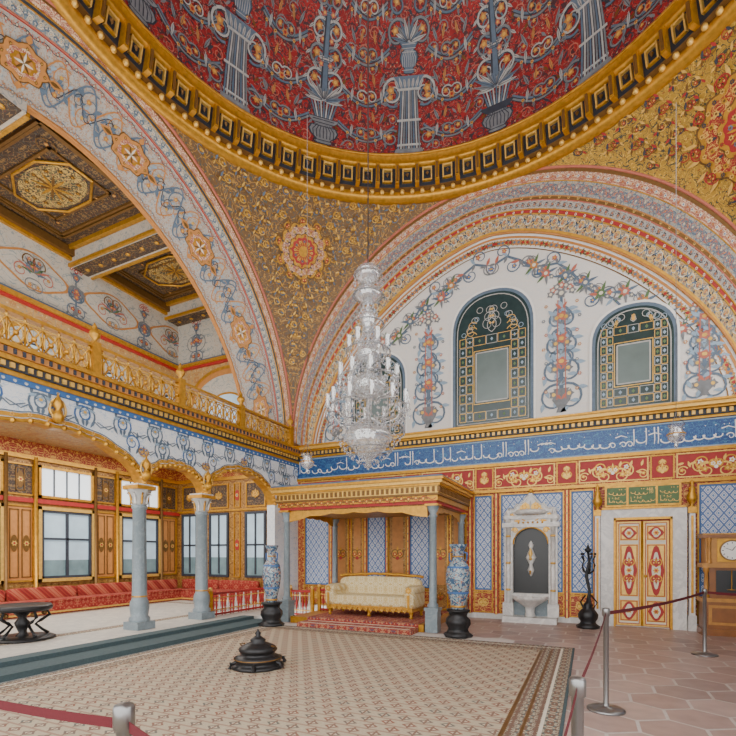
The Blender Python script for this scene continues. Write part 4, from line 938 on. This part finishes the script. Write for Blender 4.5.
# torchere
b=MB(); x,y=0.0,10.5
b.lathe([(.001,0),(.2,0),(.21,.05),(.15,.09),(.13,.13),(.17,.2),(.18,.28),(.13,.36),(.07,.42),(.09,.46),(.05,.52),(.001,.56)],(x,y,0),'bronze',16,0,2*pi,True,.06,6)
b.tube([(x,y,.5),(x+.03,y,.75),(x-.03,y,1.05),(x+.02,y,1.35),(x,y,1.55)],[.045,.028,.032,.024,.02],'bronze',8)
b.lathe([(.02,0),(.06,.04),(.07,.08),(.03,.1),(.02,.14),(.001,.2)],(x,y,1.52),'bronze',10)
for k in range(5):
    a=k*2*pi/5; b.tube([(x+r*cos(a+h),y+r*sin(a+h),h) for r,h in ((.02,1.1),(.10,1.16),(.13,1.27),(.09,1.36),(.13,1.46))],[.018,.018,.015,.012,.016],'bronze',6)
    b.ball((x+.13*cos(a+1.46),y+.13*sin(a+1.46),1.5),.026,'bronze',6)
    b.tube([(x+.1*cos(a),y+.1*sin(a),.4),(x+.17*cos(a),y+.17*sin(a),.52),(x+.06*cos(a),y+.06*sin(a),.66)],.016,'bronze',6)
b.build('bronze_torchere',(x,y,0))
# clock
b=MB(); x0,x1,y0,y1=1.93,2.79,10.48,10.9
b.box(x0-.03,x1+.03,y0-.03,y1,0,.12,'wood'); b.box(x0,x1,y0,y1,.12,.62,'wood'); b.box(x0-.03,x1+.03,y0-.03,y1,.62,.69,'woodlt')
b.box(x0+.08,x1-.08,y0-.015,y0,.2,.56,'woodlt'); b.box(x0+.13,x1-.13,y0-.022,y0-.01,.25,.51,'wood')
b.box(x0+.1,x1-.1,y0+.05,y1,.69,1.25,'wood'); b.box(x0+.2,x1-.2,y0+.03,y0+.05,.75,1.2,'black'); b.tube([((x0+x1)/2,y0+.02,.85),((x0+x1)/2,y0+.02,1.2)],.008,'gold',6); b.lathe([(.001,-.01),(.08,0),(.001,.01)],((x0+x1)/2,y0+.02,.85),'gold',12)
for xx in (x0+.05,x1-.05):
    b.lathe([(.05,.69),(.05,.73),(.03,.76),(.035,.95),(.028,1.15),(.05,1.18),(.05,1.25)],(xx,y0+.04,0),'woodlt',12); b.lathe([(.051,.72),(.055,.73),(.051,.74)],(xx,y0+.04,0),'gold',12)
b.box(x0-.02,x1+.02,y0-.02,y1,1.25,1.33,'woodlt'); b.box(x0+.04,x1-.04,y0+.02,y1,1.33,1.8,'woodlt'); b.box(x0-.02,x1+.02,y0-.02,y1,1.8,1.88,'wood'); b.box(x0-.01,x1+.01,y0-.03,y0-.02,1.86,1.875,'gold')
xm=(x0+x1)/2
b.box(xm-.22,xm+.22,y0,y0+.03,1.36,1.77,'gold'); b.face([(xm+.19*cos(t*pi/16),y0-.006,1.565+.19*sin(t*pi/16)) for t in range(32)],'golddk'); b.face([(xm+.165*cos(t*pi/16),y0-.012,1.565+.165*sin(t*pi/16)) for t in range(32)],'white')
o=Orn(b,lambda x,z,q:(x,y0-.012-q,z))
for k in range(12): a=k*pi/6; o.ribbon([(xm+.125*cos(a),1.565+.125*sin(a)),(xm+.15*cos(a),1.565+.15*sin(a))],.014,'black',.003,0)
o.ribbon([(xm,1.565),(xm+.05,1.64)],.014,'black',.005,.4); o.ribbon([(xm,1.565),(xm-.1,1.61)],.01,'black',.006,.4)
for xx in (x0+.09,x1-.09): b.lathe([(.04,1.33),(.04,1.38),(.028,1.4),(.028,1.72),(.04,1.75),(.04,1.8)],(xx,y0+.0,0),'woodlt',10)
b.build('wooden_cabinet_clock',(xm,y0+.2,0))
# divan L shaped
b=MB()
b.box(-11.78,-11.05,-.5,YB-.12,.131,.42,'divan'); b.box(-11.05,XL-.4,10.35,YB-.12,.131,.42,'divan')
k=-.4
while k<10.2: b.cushion(-11.78,-11.62,k,k+1.58,.42,.72,'divan',.25,10); k+=1.6
k=-11.6
while k<-8.6: b.cushion(k,k+1.48,YB-.28,YB-.12,.42,.72,'divan',.25,10); k+=1.5
b.box(-11.60,-11.03,-.5,10.33,.42,.45,'divan'); b.box(-11.03,XL-.4,10.33,YB-.28,.42,.45,'divan'); b.box(-11.03,-11.02,-.5,10.33,.16,.2,'gold2'); b.box(-11.03,XL-.4,10.32,10.33,.16,.2,'gold2')
b.build('corner_divan',(-11,8,.12))
# stanchions
def stanchion(name,x,y,h=1.0,z0=0):
    b=MB(); b.lathe([(.001,0),(.17,0),(.17,.015),(.14,.03),(.03,.04),(.025,.06),(.025,h-.08),(.034,h-.075),(.034,h-.01),(.03,h),(.001,h+.005)],(x,y,z0),'steel',20); b.build(name,(x,y,z0))
ST=[(1.57,8.44,0),(.157,5.05,0),(-.04,2.16,0),(-1.40,1.07,.018),(-3.3,1.05,.018),(3.0,8.5,0),(-.12,.75,0)]
for i,(x,y,z) in enumerate(ST): stanchion('rope_stanchion' if i==0 else 'rope_stanchion.00%d'%i,x,y,.98,z)
def rope(name,a,c,z=.93,sag=.06):
    b=MB(); A=Vector((a[0],a[1],z)); B=Vector((c[0],c[1],z)); d=(B-A).normalized()*.036; A+=d;B-=d
    pts=[A.lerp(B,t/12)-Vector((0,0,sag*4*(t/12)*(1-t/12))) for t in range(13)]
    for i in range(12):
        p,q=pts[i],pts[i+1]; w=.018
        b.face([(p.x,p.y,p.z-w),(q.x,q.y,q.z-w),(q.x,q.y,q.z+w),(p.x,p.y,p.z+w)],'rope')
        b.face([(p.x,p.y+.003,p.z+w),(q.x,q.y+.003,q.z+w),(q.x,q.y+.003,q.z-w),(p.x,p.y+.003,p.z-w)],'rope')
        b.face([(p.x,p.y,p.z+w),(q.x,q.y,q.z+w),(q.x,q.y+.003,q.z+w),(p.x,p.y+.003,p.z+w)],'rope')
    b.build(name,tuple((A+B)/2))
for i,(a,c) in enumerate(((0,1),(1,2),(2,6),(3,6),(3,4),(0,5))): rope('barrier_rope' if i==0 else 'barrier_rope.00%d'%i,ST[a],ST[c],.93,.03)
# ------------------------------------------------------------------ chandelier
b=MB(); x,y=-2.63,5.61; pz=lambda py:1.5+(554-py)/469*6.2; sc=6.2/469
b.tube([(x,y,pz(268)),(x,y,15.5)],.008,'steel',6)
b.tube([(x,y,pz(466)),(x,y,pz(266))],.022,'crystal',8)
def L(prof,m='crystal',seg=20): b.lathe([(r*sc,pz(p)) for r,p in prof],(x,y,0),m,seg)
L([(1,264),(9,268),(14,274),(10,280),(4,284)]); L([(3,286),(11,290),(15,296),(7,302),(3,304)]); L([(3,308),(7,314),(9,320),(5,328),(3,334)],'crystal')
L([(4,345),(10,350),(14,356),(6,362)]); L([(5,372),(14,380),(20,388),(10,396),(5,400)]); L([(6,425),(20,430),(26,438),(14,452),(3,462),(1,470)])
def ring(r,p,m='steel'): b.tube([(x+r*sc*cos(t*pi/16),y+r*sc*sin(t*pi/16),pz(p)) for t in range(33)],.008,m,5)
for r,p in ((14,276),(15,296),(16,325),(22,352),(30,380),(38,408),(36,434),(24,450)): ring(r,p)
def strands(r0,p0,r1,p1,n,k,s=.018,sag=0):
    for i in range(n):
        a=2*pi*i/n
        for j in range(k):
            t=j/(k-1); r=(r0+(r1-r0)*t-sag*sin(pi*t))*sc; b.octa((x+r*cos(a),y+r*sin(a),pz(p0+(p1-p0)*t)),s,s*2.6,'crystal')
strands(14,276,15,296,14,4); strands(4,296,16,325,14,7,.016,3); strands(5,330,22,352,16,7,.016,4); strands(6,320,30,380,18,14,.014,9); strands(12,362,38,408,20,12,.015,7)
strands(38,408,36,434,28,6,.018); strands(36,434,24,450,24,4,.018); strands(24,450,3,466,18,5,.018,-3); strands(30,380,30,394,22,4,.018); strands(26,408,20,440,18,6,.018)
for lvl,(r,p,n,cn) in enumerate(((38,412,12,1),(27,384,10,0),(17,352,6,0))):
    for i in range(n):
        a=2*pi*i/n+.2*lvl; q=[(3,p+6),(r*.4,p+14),(r*.8,p+10),(r+2,p-2)]
        b.tube([(x+rr*sc*cos(a),y+rr*sc*sin(a),pz(pp)) for rr,pp in q],.010,'crystal',5)
        rr=(r+2)*sc; xx,yy2=x+rr*cos(a),y+rr*sin(a)
        b.lathe([(.006,0),(.04,.015),(.045,.03),(.012,.03)],(xx,yy2,pz(p-2)),'crystal',10)
        if cn: b.lathe([(.011,.03),(.011,.10),(.001,.105)],(xx,yy2,pz(p-2)),'white',8)
        b.lathe([(.02,.04),(.035,.09),(.03,.15),(.04,.19)],(xx,yy2,pz(p-2)),'crystal',8)
        for j in range(5): b.octa((xx+.045*cos(j*1.256),yy2+.045*sin(j*1.256),pz(p+3)),.012,.07,'crystal')
b.build('crystal_chandelier',(x,y,pz(368)))
for i,(x,y,z) in enumerate(((1.36,9.47,3.5),(-5.15,8.08,3.32))):
    b=MB(); b.tube([(x,y,z+.2),(x,y,9.2 if i==0 else 10.4)],.005,'steel',5)
    b.lathe([(.001,-.2),(.02,-.18),(.04,-.14),(.02,-.11),(.12,-.04),(.14,.04),(.09,.12),(.1,.16),(.13,.2)],(x,y,z),'crystal',16); b.lathe([(.141,.03),(.148,.04),(.141,.05)],(x,y,z),'gold',16)
    b.lathe([(.02,-.05),(.03,.0),(.03,.05),(.001,.06)],(x,y,z),'white',10)
    for k in range(3): a=k*2.09; b.tube([(x+.13*cos(a),y+.13*sin(a),z+.2),(x,y,z+.42)],.005,'steel',4)
    b.build('hanging_glass_lamp' if i==0 else 'hanging_glass_lamp.001',(x,y,z))
# ------------------------------------------------------------------ lights
def area(name,loc,rot,sx,sy,e,col=(1,.95,.88)):
    l=bpy.data.lights.new(name,'AREA'); l.shape='RECTANGLE'; l.size=sx; l.size_y=sy; l.energy=e; l.color=col
    o=bpy.data.objects.new(name,l); o.location=loc; o.rotation_euler=rot; bpy.context.collection.objects.link(o)
area('recess_fill_light',(-9.7,5.5,4.12),(0,0,0),2.5,9,400)  # added fill light, hidden behind the arcade spandrel, to brighten the recess
area('gallery_fill_light',(-9.9,5.5,4.45),(pi,0,0),2.5,9,220)  # invented upward fill for the upper gallery, out of sight behind the balustrade
w=bpy.data.worlds.new('World'); bpy.context.scene.world=w; w.use_nodes=True
w.node_tree.nodes['Background'].inputs[0].default_value=(1.0,.985,.965,1); w.node_tree.nodes['Background'].inputs[1].default_value=3.6
cd=bpy.data.cameras.new('camera'); cd.sensor_width=36; cd.lens=36*469/736; cd.shift_y=186/736; cd.clip_start=.05
co=bpy.data.objects.new('camera',cd); co.location=(0,0,1.5); co.rotation_euler=(pi/2,0,math.radians(25.13)); bpy.context.collection.objects.link(co)
bpy.context.scene.camera=co
